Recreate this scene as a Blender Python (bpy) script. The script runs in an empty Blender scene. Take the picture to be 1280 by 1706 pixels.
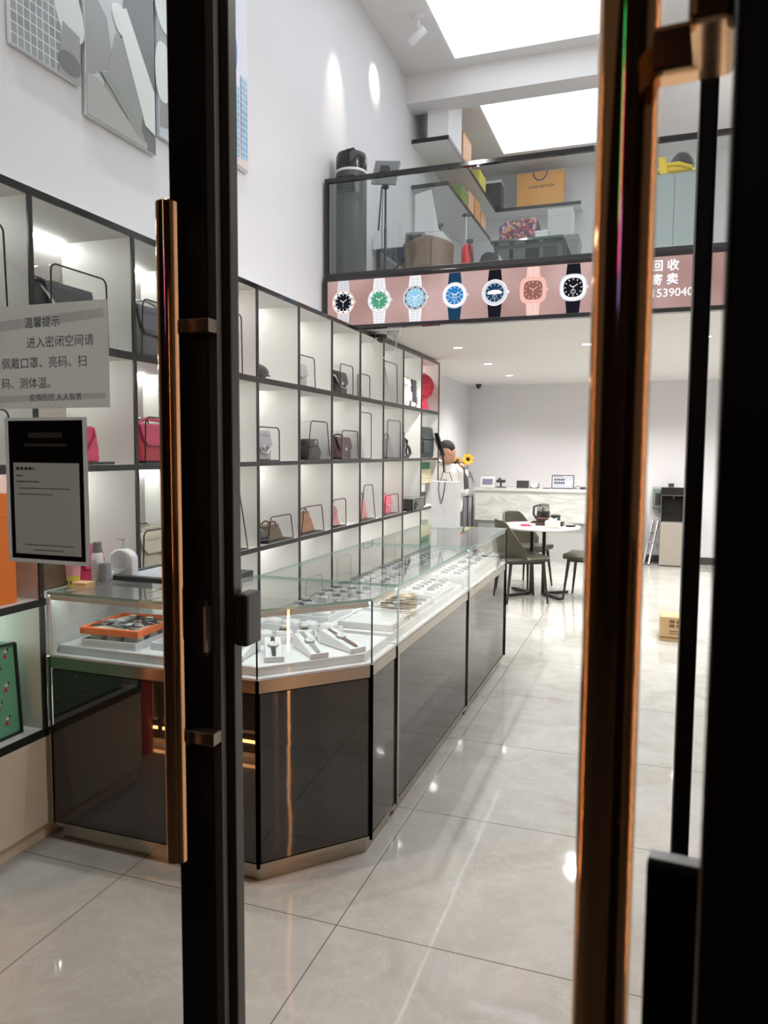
import bpy, bmesh, math, random
from mathutils import Vector, Matrix, Euler, noise as mnoise
random.seed(7)
PI = math.pi
S = bpy.context.scene
COL = S.collection

# ------------------------------------------------------------------ camera
cam_d = bpy.data.cameras.new('camera')
cam = bpy.data.objects.new('camera', cam_d)
COL.objects.link(cam)
S.camera = cam
cam_d.sensor_fit = 'VERTICAL'
cam_d.sensor_height = 36.0
cam_d.lens = 1244.47 / 1706.0 * 36.0
cam_d.clip_start = 0.05
cam_d.clip_end = 200
YAW, PITCH, ROLL = math.radians(19.547), math.radians(4.633), math.radians(-0.3396)
fw = Vector((-math.sin(YAW) * math.cos(PITCH), math.cos(YAW) * math.cos(PITCH), -math.sin(PITCH)))
rt = Vector((math.cos(YAW), math.sin(YAW), 0))
dn = fw.cross(rt)
r2 = rt * math.cos(ROLL) + dn * math.sin(ROLL)
d2 = -rt * math.sin(ROLL) + dn * math.cos(ROLL)
M = Matrix.Identity(4)
for i in range(3):
    M[i][0] = r2[i]; M[i][1] = -d2[i]; M[i][2] = -fw[i]
M[2][3] = 1.55
cam.matrix_world = M
cam_d.dof.use_dof = True
cam_d.dof.focus_distance = 5.0
cam_d.dof.aperture_fstop = 9.0

# ------------------------------------------------------------------ world, view
W = bpy.data.worlds.new('night'); S.world = W
W.use_nodes = True
W.node_tree.nodes['Background'].inputs[0].default_value = (1.0, 0.80, 0.62, 1)
W.node_tree.nodes['Background'].inputs[1].default_value = 0.055
S.view_settings.view_transform = 'Standard'
S.view_settings.look = 'None'
S.view_settings.gamma = 1
S.view_settings.exposure = 0.16
S.view_settings.use_curve_mapping = False
S.cycles.use_denoising = True
S.cycles.max_bounces = 10
S.cycles.diffuse_bounces = 4
S.cycles.glossy_bounces = 5
S.cycles.transmission_bounces = 6
S.cycles.transparent_max_bounces = 24
S.cycles.sample_clamp_indirect = 4.0
S.cycles.caustics_reflective = False
S.cycles.caustics_refractive = False
S.cycles.use_light_tree = True

PANEL_GLOW = 2.0       # luminous stretch ceilings
SHELF_GLOW = 50.0        # LED strips in the wall shelves
CASE_GLOW = 8.5         # LED strips in the showcases
DOWN_W = 84.0           # downlights under the mezzanine
FILL_SPOT_W = 150.0          # added fill spots on the high ceiling, out of view
WARM_GLOW = 45.0         # warm LED outline of the shop window

# ------------------------------------------------------------------ materials
MATS = {}
def mat(name, col, rough=.5, metal=0.0, spec=.5, emit=None, es=0.0, vary=0.0, vscale=8.0, bump=0.0, bscale=60.0, coat=0.0, ior=None, alpha=None, sub=0.0):
    if name in MATS: return MATS[name]
    m = bpy.data.materials.new(name); m.use_nodes = True
    nt = m.node_tree; b = nt.nodes['Principled BSDF']
    b.inputs['Base Color'].default_value = (*col, 1)
    b.inputs['Roughness'].default_value = rough
    b.inputs['Metallic'].default_value = metal
    b.inputs['Specular IOR Level'].default_value = spec
    b.inputs['Coat Weight'].default_value = coat
    if ior: b.inputs['IOR'].default_value = ior
    if emit:
        b.inputs['Emission Color'].default_value = (*emit, 1)
        b.inputs['Emission Strength'].default_value = es
    if vary or bump:
        tc = nt.nodes.new('ShaderNodeTexCoord')
    if vary:
        n = nt.nodes.new('ShaderNodeTexNoise'); n.inputs['Scale'].default_value = vscale; n.inputs['Detail'].default_value = 5
        nt.links.new(tc.outputs['Object'], n.inputs['Vector'])
        mx = nt.nodes.new('ShaderNodeMix'); mx.data_type = 'RGBA'
        mx.inputs[6].default_value = (*[max(0, c * (1 - vary)) for c in col], 1)
        mx.inputs[7].default_value = (*[min(1, c * (1 + vary)) for c in col], 1)
        nt.links.new(n.outputs['Fac'], mx.inputs[0]); nt.links.new(mx.outputs[2], b.inputs['Base Color'])
    if bump:
        n2 = nt.nodes.new('ShaderNodeTexNoise'); n2.inputs['Scale'].default_value = bscale; n2.inputs['Detail'].default_value = 3
        nt.links.new(tc.outputs['Object'], n2.inputs['Vector'])
        bp = nt.nodes.new('ShaderNodeBump'); bp.inputs['Strength'].default_value = bump; bp.inputs['Distance'].default_value = .01
        nt.links.new(n2.outputs['Fac'], bp.inputs['Height']); nt.links.new(bp.outputs[0], b.inputs['Normal'])
    MATS[name] = m
    return m

def glow(name, col, strength):
    if name in MATS: return MATS[name]
    m = bpy.data.materials.new(name); m.use_nodes = True
    nt = m.node_tree; nt.nodes.remove(nt.nodes['Principled BSDF'])
    e = nt.nodes.new('ShaderNodeEmission'); e.inputs[0].default_value = (*col, 1); e.inputs[1].default_value = strength
    nt.links.new(e.outputs[0], nt.nodes['Material Output'].inputs[0])
    MATS[name] = m
    return m

def thin_glass(name, tint=(.96, .985, .97), f0=.045, bump=0.0, bscale=30.0, rough=0.0, haze=0.0, hazecol=(.8, .8, .8)):
    """Clear sheet: transparent with a Schlick reflection, the same from both sides."""
    if name in MATS: return MATS[name]
    m = bpy.data.materials.new(name); m.use_nodes = True
    nt = m.node_tree; nt.nodes.remove(nt.nodes['Principled BSDF'])
    tr = nt.nodes.new('ShaderNodeBsdfTransparent'); tr.inputs[0].default_value = (*tint, 1)
    gl = nt.nodes.new('ShaderNodeBsdfGlossy'); gl.inputs['Roughness'].default_value = rough
    gl.inputs['Color'].default_value = (1, 1, 1, 1)
    lw = nt.nodes.new('ShaderNodeLayerWeight'); lw.inputs['Blend'].default_value = .5
    pw = nt.nodes.new('ShaderNodeMath'); pw.operation = 'POWER'; pw.inputs[1].default_value = 5
    ml = nt.nodes.new('ShaderNodeMath'); ml.operation = 'MULTIPLY_ADD'; ml.inputs[1].default_value = 1 - f0; ml.inputs[2].default_value = f0
    mx = nt.nodes.new('ShaderNodeMixShader')
    nt.links.new(lw.outputs['Facing'], pw.inputs[0]); nt.links.new(pw.outputs[0], ml.inputs[0])
    nt.links.new(ml.outputs[0], mx.inputs[0])
    base = tr
    if haze:
        df = nt.nodes.new('ShaderNodeBsdfDiffuse'); df.inputs[0].default_value = (*hazecol, 1)
        hz = nt.nodes.new('ShaderNodeMixShader'); hz.inputs[0].default_value = haze
        nt.links.new(tr.outputs[0], hz.inputs[1]); nt.links.new(df.outputs[0], hz.inputs[2]); base = hz
    nt.links.new(base.outputs[0], mx.inputs[1]); nt.links.new(gl.outputs[0], mx.inputs[2])
    nt.links.new(mx.outputs[0], nt.nodes['Material Output'].inputs[0])
    if bump:
        tc = nt.nodes.new('ShaderNodeTexCoord')
        n2 = nt.nodes.new('ShaderNodeTexNoise'); n2.inputs['Scale'].default_value = bscale
        nt.links.new(tc.outputs['Object'], n2.inputs['Vector'])
        bp = nt.nodes.new('ShaderNodeBump'); bp.inputs['Strength'].default_value = bump; bp.inputs['Distance'].default_value = .02
        nt.links.new(n2.outputs['Fac'], bp.inputs['Height']); nt.links.new(bp.outputs[0], gl.inputs['Normal'])
    MATS[name] = m
    return m

def floor_material():
    m = bpy.data.materials.new('polished grey marble tile'); m.use_nodes = True
    nt = m.node_tree; b = nt.nodes['Principled BSDF']; L = nt.links
    tc = nt.nodes.new('ShaderNodeTexCoord')
    mp = nt.nodes.new('ShaderNodeMapping'); mp.inputs['Location'].default_value = (0.92 + .848 * 4, -2.15 + .848 * 10, 0)
    L.new(tc.outputs['Object'], mp.inputs['Vector'])
    br = nt.nodes.new('ShaderNodeTexBrick'); br.offset = 0; br.squash = 1
    for k, v in (('Scale', 1), ('Mortar Size', .0022), ('Mortar Smooth', .1), ('Bias', 0), ('Brick Width', .848), ('Row Height', .848)): br.inputs[k].default_value = v
    br.inputs['Color1'].default_value = (.0, 0, 0, 1); br.inputs['Color2'].default_value = (1, 1, 1, 1)
    L.new(mp.outputs[0], br.inputs['Vector'])
    n1 = nt.nodes.new('ShaderNodeTexNoise'); n1.inputs['Scale'].default_value = 2.4; n1.inputs['Detail'].default_value = 9; n1.inputs['Roughness'].default_value = .65; n1.inputs['Distortion'].default_value = 1.2
    L.new(tc.outputs['Object'], n1.inputs['Vector'])
    rp = nt.nodes.new('ShaderNodeValToRGB'); e = rp.color_ramp.elements
    e[0].position = .3; e[0].color = (.405, .395, .36, 1); e[1].position = .72; e[1].color = (.555, .555, .52, 1)
    L.new(n1.outputs['Fac'], rp.inputs[0])
    n2 = nt.nodes.new('ShaderNodeTexNoise'); n2.inputs['Scale'].default_value = 3.1; n2.inputs['Detail'].default_value = 7; n2.inputs['Distortion'].default_value = 2.6
    L.new(tc.outputs['Object'], n2.inputs['Vector'])
    ab = nt.nodes.new('ShaderNodeMath'); ab.operation = 'SUBTRACT'; ab.inputs[1].default_value = .5; L.new(n2.outputs['Fac'], ab.inputs[0])
    a2 = nt.nodes.new('ShaderNodeMath'); a2.operation = 'ABSOLUTE'; L.new(ab.outputs[0], a2.inputs[0])
    vr = nt.nodes.new('ShaderNodeValToRGB'); v = vr.color_ramp.elements
    v[0].position = 0; v[0].color = (.22, .22, .22, 1); v[1].position = .025; v[1].color = (0, 0, 0, 1)
    L.new(a2.outputs[0], vr.inputs[0])
    mxv = nt.nodes.new('ShaderNodeMix'); mxv.data_type = 'RGBA'; mxv.inputs[7].default_value = (.64, .64, .62, 1)
    L.new(vr.outputs[0], mxv.inputs[0]); L.new(rp.outputs[0], mxv.inputs[6])
    mxm = nt.nodes.new('ShaderNodeMix'); mxm.data_type = 'RGBA'; mxm.inputs[7].default_value = (.16, .15, .13, 1)
    L.new(br.outputs['Fac'], mxm.inputs[0]); L.new(mxv.outputs[2], mxm.inputs[6])
    L.new(mxm.outputs[2], b.inputs['Base Color'])
    b.inputs['Roughness'].default_value = .055; b.inputs['Specular IOR Level'].default_value = .55
    n3 = nt.nodes.new('ShaderNodeTexNoise'); n3.inputs['Scale'].default_value = 5; n3.inputs['Detail'].default_value = 1
    L.new(tc.outputs['Object'], n3.inputs['Vector'])
    bp = nt.nodes.new('ShaderNodeBump'); bp.inputs['Strength'].default_value = .05; bp.inputs['Distance'].default_value = .02
    L.new(n3.outputs['Fac'], bp.inputs['Height']); L.new(bp.outputs[0], b.inputs['Normal'])
    return m

def veined_marble():
    m = bpy.data.materials.new('white marble with grey veins'); m.use_nodes = True
    nt = m.node_tree; b = nt.nodes['Principled BSDF']; L = nt.links
    tc = nt.nodes.new('ShaderNodeTexCoord'); mp = nt.nodes.new('ShaderNodeMapping')
    mp.inputs['Rotation'].default_value = (0, math.radians(-38), 0); mp.inputs['Scale'].default_value = (.55, 1, 1.9)
    L.new(tc.outputs['Object'], mp.inputs['Vector'])
    n = nt.nodes.new('ShaderNodeTexNoise'); n.inputs['Scale'].default_value = 2.6; n.inputs['Detail'].default_value = 8; n.inputs['Distortion'].default_value = 1.4
    L.new(mp.outputs[0], n.inputs['Vector'])
    s = nt.nodes.new('ShaderNodeMath'); s.operation = 'SUBTRACT'; s.inputs[1].default_value = .5; L.new(n.outputs['Fac'], s.inputs[0])
    a = nt.nodes.new('ShaderNodeMath'); a.operation = 'ABSOLUTE'; L.new(s.outputs[0], a.inputs[0])
    r = nt.nodes.new('ShaderNodeValToRGB'); e = r.color_ramp.elements
    e[0].position = 0; e[0].color = (.56, .56, .54, 1); e[1].position = .10; e[1].color = (.70, .70, .67, 1)
    L.new(a.outputs[0], r.inputs[0]); L.new(r.outputs[0], b.inputs['Base Color']); b.inputs['Roughness'].default_value = .2
    return m

def grid_print(name, c1, c2, scale=30.0, axes='YZ'):
    """Rows of small panes, as on a printed picture of tower blocks."""
    m = bpy.data.materials.new(name); m.use_nodes = True
    nt = m.node_tree; b = nt.nodes['Principled BSDF']; L = nt.links
    tc = nt.nodes.new('ShaderNodeTexCoord'); sx = nt.nodes.new('ShaderNodeSeparateXYZ'); cx = nt.nodes.new('ShaderNodeCombineXYZ')
    L.new(tc.outputs['Object'], sx.inputs[0]); L.new(sx.outputs['Y'], cx.inputs[0]); L.new(sx.outputs['Z'], cx.inputs[1])
    br = nt.nodes.new('ShaderNodeTexBrick'); br.offset = 0
    for k, v in (('Scale', scale), ('Mortar Size', .06), ('Brick Width', .8), ('Row Height', 1.0)): br.inputs[k].default_value = v
    br.inputs['Color1'].default_value = (*c1, 1); br.inputs['Color2'].default_value = (*[x * .75 for x in c1], 1); br.inputs['Mortar'].default_value = (*c2, 1)
    L.new(cx.outputs[0], br.inputs['Vector']); L.new(br.outputs['Color'], b.inputs['Base Color']); b.inputs['Roughness'].default_value = .25
    return m

def cells_material(name, cols, scale=22.0, rough=.35, emit=0.0):
    m = bpy.data.materials.new(name); m.use_nodes = True
    nt = m.node_tree; b = nt.nodes['Principled BSDF']; L = nt.links
    tc = nt.nodes.new('ShaderNodeTexCoord'); v = nt.nodes.new('ShaderNodeTexVoronoi'); v.inputs['Scale'].default_value = scale
    L.new(tc.outputs['Object'], v.inputs['Vector'])
    r = nt.nodes.new('ShaderNodeValToRGB'); r.color_ramp.interpolation = 'CONSTANT'
    while len(r.color_ramp.elements) < len(cols): r.color_ramp.elements.new(.5)
    for i, c in enumerate(cols):
        r.color_ramp.elements[i].position = i / len(cols); r.color_ramp.elements[i].color = (*c, 1)
    sp = nt.nodes.new('ShaderNodeSeparateColor'); L.new(v.outputs['Color'], sp.inputs[0]); L.new(sp.outputs[0], r.inputs[0])
    L.new(r.outputs[0], b.inputs['Base Color']); b.inputs['Roughness'].default_value = rough
    return m

def paper_material(name, col, trans=.5):
    m = bpy.data.materials.new(name); m.use_nodes = True
    nt = m.node_tree; nt.nodes.remove(nt.nodes['Principled BSDF'])
    d = nt.nodes.new('ShaderNodeBsdfDiffuse'); d.inputs[0].default_value = (*col, 1)
    t = nt.nodes.new('ShaderNodeBsdfTranslucent'); t.inputs[0].default_value = (*col, 1)
    mx = nt.nodes.new('ShaderNodeMixShader'); mx.inputs[0].default_value = trans
    nt.links.new(d.outputs[0], mx.inputs[1]); nt.links.new(t.outputs[0], mx.inputs[2]); nt.links.new(mx.outputs[0], nt.nodes['Material Output'].inputs[0])
    return m

wall_paint = mat('white wall paint', (.69, .69, .705), .6, vary=.02, vscale=1.5)
ceil_paint = mat('ceiling paint', (.80, .785, .765), .7)
back_paint = mat('lilac white back wall paint', (.76, .75, .775), .6)
black_metal = mat('black powder coated metal', (.018, .017, .016), .35)
black_gloss = mat('black polished trim', (.014, .013, .013), .08, spec=.6)
door_black = mat('black bronze door aluminium', (.012, .008, .006), .4, spec=.3)
seal_grey = mat('grey brush seal', (.20, .18, .17), .7)
bronze = mat('rose bronze mirror metal', (.80, .46, .24), .07, 1.0)
satin_bronze = mat('satin bronze bracket', (.25, .21, .17), .3, .9)
chrome = mat('chrome', (.75, .75, .75), .08, 1.0)
steel = mat('brushed steel', (.55, .54, .52), .25, 1.0)
case_metal = mat('champagne steel case frame', (.34, .31, .26), .2, 1.0)
smoked = mat('smoked black glass panel', (.020, .018, .016), .02, spec=.5, ior=1.62)
shelf_white = mat('white shelf lining', (.80, .80, .77), .45)
cream = mat('cream laminate door', (.74, .68, .56), .4)
white_plastic = mat('white plastic', (.8, .8, .8), .35)
white_leather = mat('white leatherette', (.80, .80, .82), .5, bump=.05, bscale=300)
grey_felt = mat('pale grey felt', (.48, .50, .53), .8)
white_card = mat('white card', (.82, .82, .82), .5)
dark_grey = mat('dark grey plastic', (.05, .05, .05), .4)
mid_grey = mat('mid grey plastic', (.22, .23, .23), .45)
olive_leather = mat('olive brown leather', (.052, .047, .032), .42, vary=.1, vscale=20)
leg_black = mat('black tapered metal leg', (.02, .019, .018), .35)
clear = thin_glass('clear glass')
door_glass = thin_glass('door glass', (.93, .95, .95))
rail_glass = thin_glass('balustrade glass', (.90, .93, .92), .05)
film = thin_glass('clear vinyl film', (.985, .985, .985), .022, bump=.35, bscale=14, rough=.05)
pale_seam = mat('pale glass seam', (.62, .74, .70), .2)
glass_edge = mat('green glass edge', (.30, .52, .46), .12)
pip_black = mat('black piping', (.02, .02, .02), .4)
ink = mat('black print ink', (.035, .035, .035), .6)

# ------------------------------------------------------------------ mesh helpers
class MB:
    def __init__(s): s.v = []; s.f = []; s.m = []
    def add(s, vs, fs, m=0):
        o = len(s.v); s.v += [tuple(p) for p in vs]
        for f in fs: s.f.append([i + o for i in f]); s.m.append(m)
        return s
    def box(s, x0, x1, y0, y1, z0, z1, m=0):
        vs = [(x, y, z) for z in (z0, z1) for y in (y0, y1) for x in (x0, x1)]
        return s.add(vs, [(0, 2, 3, 1), (4, 5, 7, 6), (0, 1, 5, 4), (2, 6, 7, 3), (0, 4, 6, 2), (1, 3, 7, 5)], m)
    def obox(s, c, size, rot=(0, 0, 0), m=0):
        R = Euler(rot).to_matrix(); c = Vector(c); h = [q / 2 for q in size]
        vs = [c + R @ Vector((x * h[0], y * h[1], z * h[2])) for z in (-1, 1) for y in (-1, 1) for x in (-1, 1)]
        return s.add(vs, [(0, 2, 3, 1), (4, 5, 7, 6), (0, 1, 5, 4), (2, 6, 7, 3), (0, 4, 6, 2), (1, 3, 7, 5)], m)
    def bar(s, a, b, w, t, m=0, up=(0, 0, 1)):
        a = Vector(a); b = Vector(b); d = (b - a).normalized(); u = Vector(up)
        if abs(d.dot(u)) > .95: u = Vector((1, 0, 0))
        sx = d.cross(u).normalized(); sz = sx.cross(d)
        vs = [p + sx * (i * w / 2) + sz * (j * t / 2) for p in (a, b) for i, j in ((-1, -1), (1, -1), (1, 1), (-1, 1))]
        return s.add(vs, [(3, 2, 1, 0), (4, 5, 6, 7), (0, 1, 5, 4), (1, 2, 6, 5), (2, 3, 7, 6), (3, 0, 4, 7)], m)
    def prism(s, poly, a, b, axis='z', m=0, mside=None):
        n = len(poly)
        P = {'z': lambda p, h: (p[0], p[1], h), 'x': lambda p, h: (h, p[0], p[1]), 'y': lambda p, h: (p[0], h, p[1])}[axis]
        vs = [P(p, a) for p in poly] + [P(p, b) for p in poly]
        s.add(vs, [list(range(n))[::-1], list(range(n, 2 * n))], m)
        o = len(s.v) - 2 * n
        for i in range(n):
            j = (i + 1) % n; s.f.append([o + i, o + j, o + n + j, o + n + i]); s.m.append(m if mside is None else mside)
        return s
    def loft(s, rings, m=0, caps=True, closed=False):
        n = len(rings[0]); vs = [p for r in rings for p in r]; fs = []
        k = len(rings)
        for i in range(k if closed else k - 1):
            a = i * n; b = ((i + 1) % k) * n
            for j in range(n):
                jj = (j + 1) % n; fs.append((a + j, a + jj, b + jj, b + j))
        if caps and not closed:
            fs.append(tuple(range(n))[::-1]); fs.append(tuple(range((k - 1) * n, k * n)))
        return s.add(vs, fs, m)
    def tube(s, pts, r, n=8, closed=False, m=0):
        pts = [Vector(p) for p in pts]; k = len(pts)
        rad = r if isinstance(r, (list, tuple)) else [r] * k
        rings = []; prev = None
        for i, p in enumerate(pts):
            if closed: d = pts[(i + 1) % k] - pts[i - 1]
            else: d = pts[min(i + 1, k - 1)] - pts[max(i - 1, 0)]
            d.normalize()
            if prev is None:
                u = Vector((0, 0, 1)) if abs(d.z) < .9 else Vector((1, 0, 0))
                u = (u - d * u.dot(d)).normalized()
            else:
                u = prev - d * prev.dot(d)
                u = u.normalized() if u.length > 1e-6 else d.orthogonal().normalized()
            prev = u; w = d.cross(u)
            rings.append([p + (u * math.cos(2 * PI * j / n) + w * math.sin(2 * PI * j / n)) * rad[i] for j in range(n)])
        return s.loft(rings, m, True, closed)
    def lathe(s, prof, n=24, c=(0, 0, 0), axis='z', m=0):
        rings = []
        for r, h in prof:
            ring = []
            for j in range(n):
                a = 2 * PI * j / n; p = (r * math.cos(a), r * math.sin(a))
                q = {'z': (p[0], p[1], h), 'x': (h, p[0], p[1]), 'y': (p[1], h, p[0])}[axis]
                ring.append((c[0] + q[0], c[1] + q[1], c[2] + q[2]))
            rings.append(ring)
        return s.loft(rings, m)
    def ball(s, c, r, rot=(0, 0, 0), nu=16, nv=10, m=0, fn=None):
        R = Euler(rot).to_matrix(); c = Vector(c)
        if not isinstance(r, (tuple, list)): r = (r, r, r)
        rings = []
        for i in range(nv + 1):
            t = PI * (i + .02 if i == 0 else (i - .02 if i == nv else i)) / nv
            ring = []
            for j in range(nu):
                a = 2 * PI * j / nu
                q = Vector((r[0] * math.sin(t) * math.cos(a), r[1] * math.sin(t) * math.sin(a), -r[2] * math.cos(t)))
                if fn: q = Vector(fn(q))
                ring.append(c + R @ q)
            rings.append(ring)
        return s.loft(rings, m)
    def build(s, name, mats, parent=None, smooth=False, bevel=0.0, segs=2, loc=None, rotz=0.0, ang=35):
        me = bpy.data.meshes.new(name); me.from_pydata(s.v, [], s.f)
        for mm in (mats if isinstance(mats, (list, tuple)) else [mats]): me.materials.append(mm)
        me.polygons.foreach_set('material_index', s.m)
        bm = bmesh.new(); bm.from_mesh(me); bmesh.ops.recalc_face_normals(bm, faces=bm.faces); bm.to_mesh(me); bm.free()
        if smooth:
            me.polygons.foreach_set('use_smooth', [True] * len(me.polygons))
            me.set_sharp_from_angle(angle=math.radians(ang))
        me.update()
        o = bpy.data.objects.new(name, me); COL.objects.link(o)
        if parent: o.parent = parent
        if loc: o.location = loc
        if rotz: o.rotation_euler = (0, 0, rotz)
        if bevel:
            b = o.modifiers.new('soft edge', 'BEVEL'); b.width = bevel; b.segments = segs; b.limit_method = 'ANGLE'; b.angle_limit = math.radians(40)
        return o

def tag(o, label, cat, group=None, kind=None):
    if label: o['label'] = label
    if cat: o['category'] = cat
    if group: o['group'] = group
    if kind: o['kind'] = kind
    return o
def thing(name, label, cat, loc=(0, 0, 0), rotz=0.0, group=None, kind=None):
    o = bpy.data.objects.new(name, None); COL.objects.link(o)
    o.empty_display_size = .05
    o.location = loc; o.rotation_euler = (0, 0, rotz)
    return tag(o, label, cat, group, kind)
def struct(name, mb, m, label, cat, parent=None, **k):
    o = mb.build(name, m, parent, **k)
    if not parent: tag(o, label, cat, kind='structure')
    return o
def dup(root, loc, rotz=0.0, label=None, group=None, scale=None):
    r = root.copy(); COL.objects.link(r); r.location = loc; r.rotation_euler = (0, 0, rotz)
    if scale: r.scale = scale
    if label: r['label'] = label
    if group: r['group'] = group
    for ch in list(root.children):
        c = ch.copy(); COL.objects.link(c); c.parent = r
        for g in list(ch.children):
            d = g.copy(); COL.objects.link(d); d.parent = c
    return r
def text_mesh(name, body, size, material, parent, M4, width=None, extrude=.0004, bold=0.0, label=None, spacing=1.0, heavy=0.0):
    cu = bpy.data.curves.new(name, 'FONT'); cu.body = body; cu.size = size; cu.extrude = extrude; cu.offset = bold; cu.space_character = spacing
    cu.resolution_u = 3
    t = bpy.data.objects.new(name, cu); COL.objects.link(t)
    dg = bpy.context.evaluated_depsgraph_get(); dg.update()
    me = bpy.data.meshes.new_from_object(t.evaluated_get(dg))
    bpy.data.objects.remove(t); bpy.data.curves.remove(cu)
    xs = [v.co.x for v in me.vertices]; ys = [v.co.y for v in me.vertices]
    cx = (min(xs) + max(xs)) / 2; cy = (min(ys) + max(ys)) / 2; k = width / (max(xs) - min(xs)) if width else 1
    if heavy:
        bm = bmesh.new(); bm.from_mesh(me); g0 = bm.verts[:] + bm.edges[:] + bm.faces[:]
        for q, (hx, hy) in enumerate(((1, 0), (-1, 0), (0, 1), (0, -1))):
            r_ = bmesh.ops.duplicate(bm, geom=g0); bmesh.ops.translate(bm, verts=[e for e in r_['geom'] if isinstance(e, bmesh.types.BMVert)], vec=(hx * heavy, hy * heavy, .0002 * (q + 1)))
        bm.to_mesh(me); bm.free()
    for v in me.vertices: v.co = M4 @ Vector(((v.co.x - cx) * k, (v.co.y - cy) * k, v.co.z))
    me.materials.clear(); me.materials.append(material)
    o = bpy.data.objects.new(name, me); COL.objects.link(o)
    if parent: o.parent = parent
    return o
FACE_Y = Matrix.Rotation(PI / 2, 4, 'X')                     # letters that face -y
def face_y(x, y, z, rz=0.0): return Matrix.Translation((x, y, z)) @ Matrix.Rotation(rz, 4, 'Z') @ FACE_Y

# ------------------------------------------------------------------ room shell
WX = -2.62; RX = 2.25; Y0 = 1.2; YB = 11.25; CZ = 5.6; LZ = 2.555
floor_m = floor_material()
struct('floor', MB().box(-2.75, RX + .1, 1.10, YB + .1, -.08, 0), floor_m, 'polished pale grey marble tile shop floor', 'floor')
struct('wall_left', MB().box(WX - .12, WX, Y0 - .1, YB + .12, 0, CZ + .3), wall_paint, 'tall white painted wall above and behind the bag shelves', 'wall')
struct('wall_back', MB().box(WX, RX, YB, YB + .12, 0, CZ + .3), back_paint, 'plain lilac white wall behind the marble counter', 'wall')
struct('wall_right', MB().box(RX, RX + .12, Y0 - .1, YB + .12, 0, CZ + .3), wall_paint, 'white side wall hidden behind the open door leaf', 'wall')
mezz = MB().box(WX, RX, 5.87, YB, LZ, 2.93)
struct('floor_upper', mezz, ceil_paint, 'mezzanine floor slab whose underside is the low white ceiling', 'mezzanine floor')
# high ceiling with two luminous panels
def ring(x0, x1, y0, y1, hx0, hx1, hy0, hy1, z0, z1, mb):
    mb.box(x0, hx0, y0, y1, z0, z1); mb.box(hx1, x1, y0, y1, z0, z1); mb.box(hx0, hx1, y0, hy0, z0, z1); mb.box(hx0, hx1, hy1, y1, z0, z1)
cm = MB()
ring(WX, RX, Y0 - .1, 8.3, -2.04, -.12, 1.85, 7.83, CZ, CZ + .12, cm)
ring(WX, RX, 8.3, YB, -2.02, -.12, 8.90, 10.45, CZ, CZ + .12, cm)
struct('ceiling', cm, ceil_paint, 'high white ceiling around the glowing panels', 'ceiling')
glow_panel = glow('glowing stretch ceiling', (.86, .92, 1.0), PANEL_GLOW)
def lum(x0, x1, y0, y1, label):
    t = thing('ceiling_light_panel', label, 'ceiling light', ((x0 + x1) / 2, (y0 + y1) / 2, CZ), group=None)
    w, h = (x1 - x0) / 2, (y1 - y0) / 2
    MB().box(-w + .012, w - .012, -h + .012, h - .012, -.012, .02).build('diffuser', glow_panel, t)  # set below the ceiling so its glowing sides light the ceiling
    fr = MB(); ring(-w - .0, w, -h, h, -w + .012, w - .012, -h + .012, h - .012, 0, .012, fr); fr.build('frame', white_plastic, t)
lum(-2.04, -.12, 1.85, 7.83, 'large glowing ceiling panel in front of the white beam')
lum(-2.02, -.12, 8.90, 10.45, 'glowing ceiling panel beyond the white beam over the mezzanine')
struct('beam', MB().box(WX, RX, 8.03, 8.32, 5.31, CZ), ceil_paint, 'white plastered beam crossing under the high ceiling', 'beam')
struct('baseboard_back', MB().box(-.9, RX, YB - .015, YB, 0, .10), mat('dark baseboard', (.06, .055, .05), .4), 'dark baseboard along the back wall', 'baseboard')
# shop front: lintel, fixed windows either side, dark street
frm = mat('dark shopfront frame', (.02, .016, .013), .4)
struct('wall_front', MB().box(WX, RX, Y0 - .06, Y0 + .06, 3.05, CZ + .12), wall_paint, 'wall above the shop door', 'wall')
def fixed_window(n, x0, x1, label):
    w = thing('window_%d' % n, label, 'window', (x0, Y0, 0), kind='structure')
    L = x1 - x0; f = MB()
    f.box(0, .05, -.04, .04, 0, 3.05); f.box(L - .05, L, -.04, .04, 0, 3.05); f.box(.05, L - .05, -.04, .04, 0, .05); f.box(.05, L - .05, -.04, .04, 3.0, 3.05)
    f.build('window_frame', frm, w); MB().box(.05, L - .05, -.005, .005, .05, 3.0).build('pane', door_glass, w)
    return w
fixed_window(1, WX + .01, -1.72, 'fixed shop window beside the closed glass door leaf')
fixed_window(2, .20, RX - .01, 'fixed shop window beside the open glass door leaf')
struct('trim_1', MB().box(.050, .0745, Y0 - .02, Y0 + .03, 0, 3.0), door_black, 'narrow dark door jamb post behind the open door leaf', 'door jamb', bevel=.004)
struct('trim_2', MB().box(-1.72, .20, Y0 - .04, Y0 + .05, 3.0, 3.05), door_black, 'dark head rail over the shop door', 'door jamb')
struct('ground', MB().box(-14, 14, -14, 1.1, -.10, -.02), mat('street paving', (.10, .095, .09), .5, vary=.2), 'dark street paving outside the shop door', 'ground')
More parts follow.
